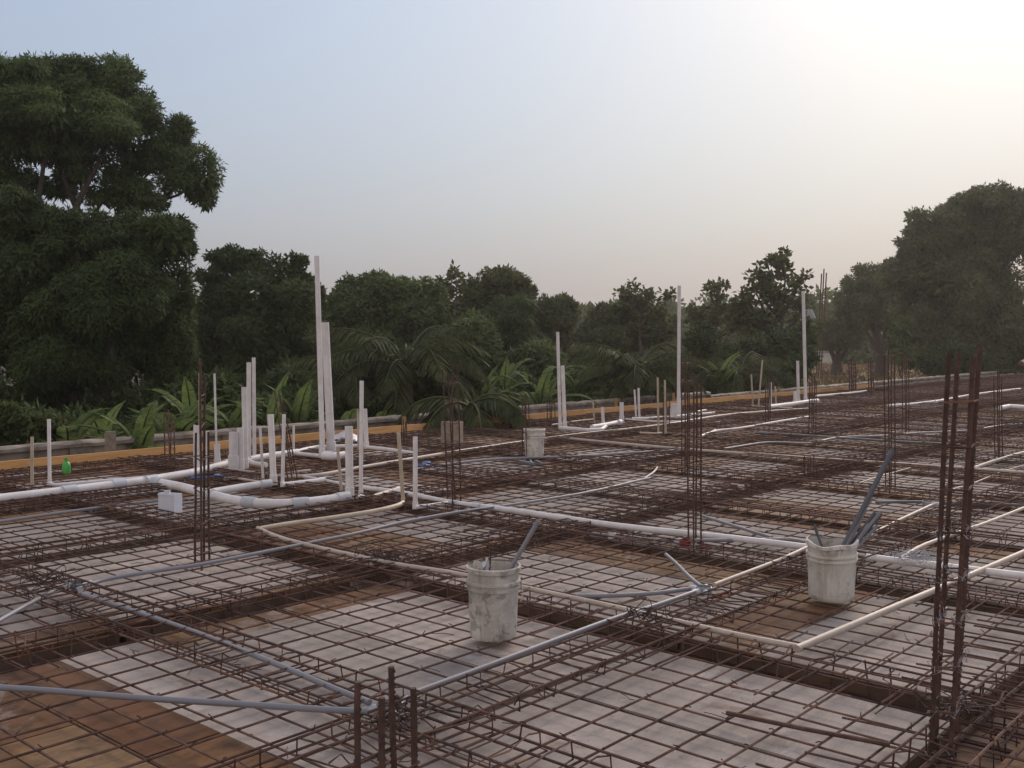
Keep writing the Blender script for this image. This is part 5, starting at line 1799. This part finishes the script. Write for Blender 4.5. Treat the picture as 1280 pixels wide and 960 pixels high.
build_far()


# ------------------------------------------------------------------ person at the right edge
def build_person():
    dist = 17.5
    c = far(1312, 470, dist)
    root = thing('person', 'person in a pale grey shirt at the right edge, only a bent elbow in view', 'person', (c.x, c.y, 0.03))
    side = Vector((cos(YAW), -sin(YAW), 0)); dd = Vector((sin(YAW), cos(YAW), 0))
    el = above(c, 1273, 455) - root.location
    sh = above(c, 1291, 440) - root.location
    V = lambda s, d, z: side * s + dd * d + Vector((0, 0, z))
    skin_m = simple('brown_skin', [(0.3, (0.10, 0.05, 0.03)), (0.7, (0.16, 0.085, 0.055))], 6, 0.6, rand=0, bump_s=0)
    shirt = simple('pale_shirt', [(0.3, (0.42, 0.42, 0.46)), (0.7, (0.58, 0.58, 0.62))], 6, 0.9, rand=0)
    pants = simple('dark_trousers', [(0.3, (0.03, 0.035, 0.05)), (0.7, (0.06, 0.065, 0.09))], 6, 0.9, rand=0)
    hair = simple('black_hair', [(0.3, (0.01, 0.009, 0.008)), (0.7, (0.02, 0.018, 0.016))], 30, 0.8, rand=0)
    she = sh.z
    pts = {'pel': (V(0, 0, .95), .15, .12), 'waist': (V(0, 0, 1.10), .14, .11), 'chest': (V(0, 0, 1.30), .17, .12), 'neckb': (V(0, 0, 1.46), .075, .07), 'neck': (V(0, -.01, 1.52), .055, .055),
           'head1': (V(0, -.02, 1.60), .075, .085), 'head2': (V(0, -.015, 1.70), .08, .095), 'head3': (V(0, -.005, 1.77), .055, .065),
           'shl': (V(-.17, 0, 1.41), .065, .065), 'ell': (el, .046, .046), 'wrl': (V(-.12, -.24, 1.12), .03, .03), 'hal': (V(-.06, -.28, 1.12), .04, .025),
           'shr': (V(.17, 0, 1.41), .065, .065), 'elr': (V(.27, .04, 1.13), .046, .046), 'wrr': (V(.24, -.14, .95), .03, .03), 'har': (V(.23, -.20, .90), .04, .025),
           'hl': (V(-.1, 0, .88), .095, .095), 'kl': (V(-.11, -.03, .5), .06, .06), 'al': (V(-.12, .02, .09), .042, .045), 'tl': (V(-.13, -.14, .03), .04, .03),
           'hr': (V(.1, 0, .88), .095, .095), 'kr': (V(.12, -.05, .5), .06, .06), 'ar': (V(.14, 0, .09), .042, .045), 'tr': (V(.15, -.16, .03), .04, .03)}
    E = [('pel', 'waist'), ('waist', 'chest'), ('chest', 'neckb'), ('neckb', 'neck'), ('neck', 'head1'), ('head1', 'head2'), ('head2', 'head3'), ('chest', 'shl'), ('shl', 'ell'), ('ell', 'wrl'), ('wrl', 'hal'),
         ('chest', 'shr'), ('shr', 'elr'), ('elr', 'wrr'), ('wrr', 'har'), ('pel', 'hl'), ('hl', 'kl'), ('kl', 'al'), ('al', 'tl'), ('pel', 'hr'), ('hr', 'kr'), ('kr', 'ar'), ('ar', 'tr')]
    for sd_, w, hd in ((-1, 'wrl', 'hal'), (1, 'wrr', 'har')):      # five fingers
        a, b = pts[hd][0], pts[w][0]
        d = (a - b).normalized()
        lat = d.cross(Vector((0, 0, 1))).normalized()
        for k in range(4):
            nm = hd + str(k)
            pts[nm] = (a + d * (.045 + .01 * (1 - abs(k - 1.5))) + lat * (k - 1.5) * .019 - Vector((0, 0, .01)), .009, .009)
            pts[nm + 't'] = (pts[nm][0] + d * .03 - Vector((0, 0, .02)), .008, .008)
            E += [(hd, nm), (nm, nm + 't')]
        pts[hd + 'th'] = (a - d * .01 + Vector((0, 0, .05)) + lat * .01, .010, .010)
        E.append((hd, hd + 'th'))
    names = list(pts)
    me = bpy.data.meshes.new('body')
    me.from_pydata([tuple(pts[n][0]) for n in names], [(names.index(a), names.index(b)) for a, b in E], [])
    o = link('body', me, root)
    sk = o.modifiers.new('skin', 'SKIN')
    for n, v in zip(names, me.skin_vertices[0].data):
        v.radius = pts[n][1:]
        v.use_root = n == 'pel'
    ss = o.modifiers.new('sub', 'SUBSURF'); ss.levels = ss.render_levels = 1
    # evaluate and keep as a plain mesh, then colour by height
    dg = bpy.context.evaluated_depsgraph_get()
    nm = bpy.data.meshes.new_from_object(o.evaluated_get(dg))
    o.modifiers.clear()
    o.data = nm
    nm.materials.clear()
    for m in (skin_m, shirt, pants):
        nm.materials.append(m)
    eln = el
    for p in nm.polygons:
        q = p.center
        r = math.hypot(q.dot(side), q.dot(dd))
        mi = 0
        if q.z < 0.98 and r < 0.22 and q.z > 0.1: mi = 2
        elif q.z <= 0.1: mi = 2
        elif q.z < 1.48 and abs(q.dot(side)) < 0.20 and r < 0.24: mi = 1
        elif q.z > 1.2 and (q - sh).length < 0.22: mi = 1
        p.material_index = mi
        p.use_smooth = True
    hm = MB()
    hm.lathe([(0.092, 1.69), (0.098, 1.74), (0.085, 1.80), (0.05, 1.83), (0.0001, 1.835)], 16)
    hm.build('hair', hair, root, True)
    fc = MB()
    fc.tube([V(0, -.10, 1.66), V(0, -.128, 1.63), V(0, -.10, 1.62)], 0.013, 6)
    fc.build('nose', skin_m, root, True)
    for s in (-1, 1):
        MB().lathe([(0.0001, -.011), (.011, 0), (.0001, .011)], 8, V(.035 * s, -.095, 1.68)).build('eye', hair, root, True)
        MB().lathe([(0.0001, -.03), (.014, 0), (.0001, .03)], 8, V(.088 * s, -.005, 1.67)).build('ear', skin_m, root, True)
    MB().tube([V(-.025, -.098, 1.585), V(0, -.104, 1.583), V(.025, -.098, 1.585)], 0.006, 6).build('mouth', pants, root, True)


build_person()


# ------------------------------------------------------------------ evening haze
def build_haze():
    m = bpy.data.materials.new('haze')
    m.use_nodes = True
    nt = m.node_tree
    nt.nodes.clear()
    out = nt.nodes.new('ShaderNodeOutputMaterial')
    v = nt.nodes.new('ShaderNodeVolumePrincipled')
    v.inputs['Color'].default_value = (0.93, 0.90, 0.89, 1)
    v.inputs['Density'].default_value = HAZE
    v.inputs['Anisotropy'].default_value = 0.55
    nt.links.new(v.outputs[0], out.inputs['Volume'])
    o = MB().box((-740, -740, GROUND - 1.0), (740, 740, 14.0)).build('haze', m)
    tag(o, 'thin dusty evening haze over the whole site', 'haze', kind='stuff')


build_haze()
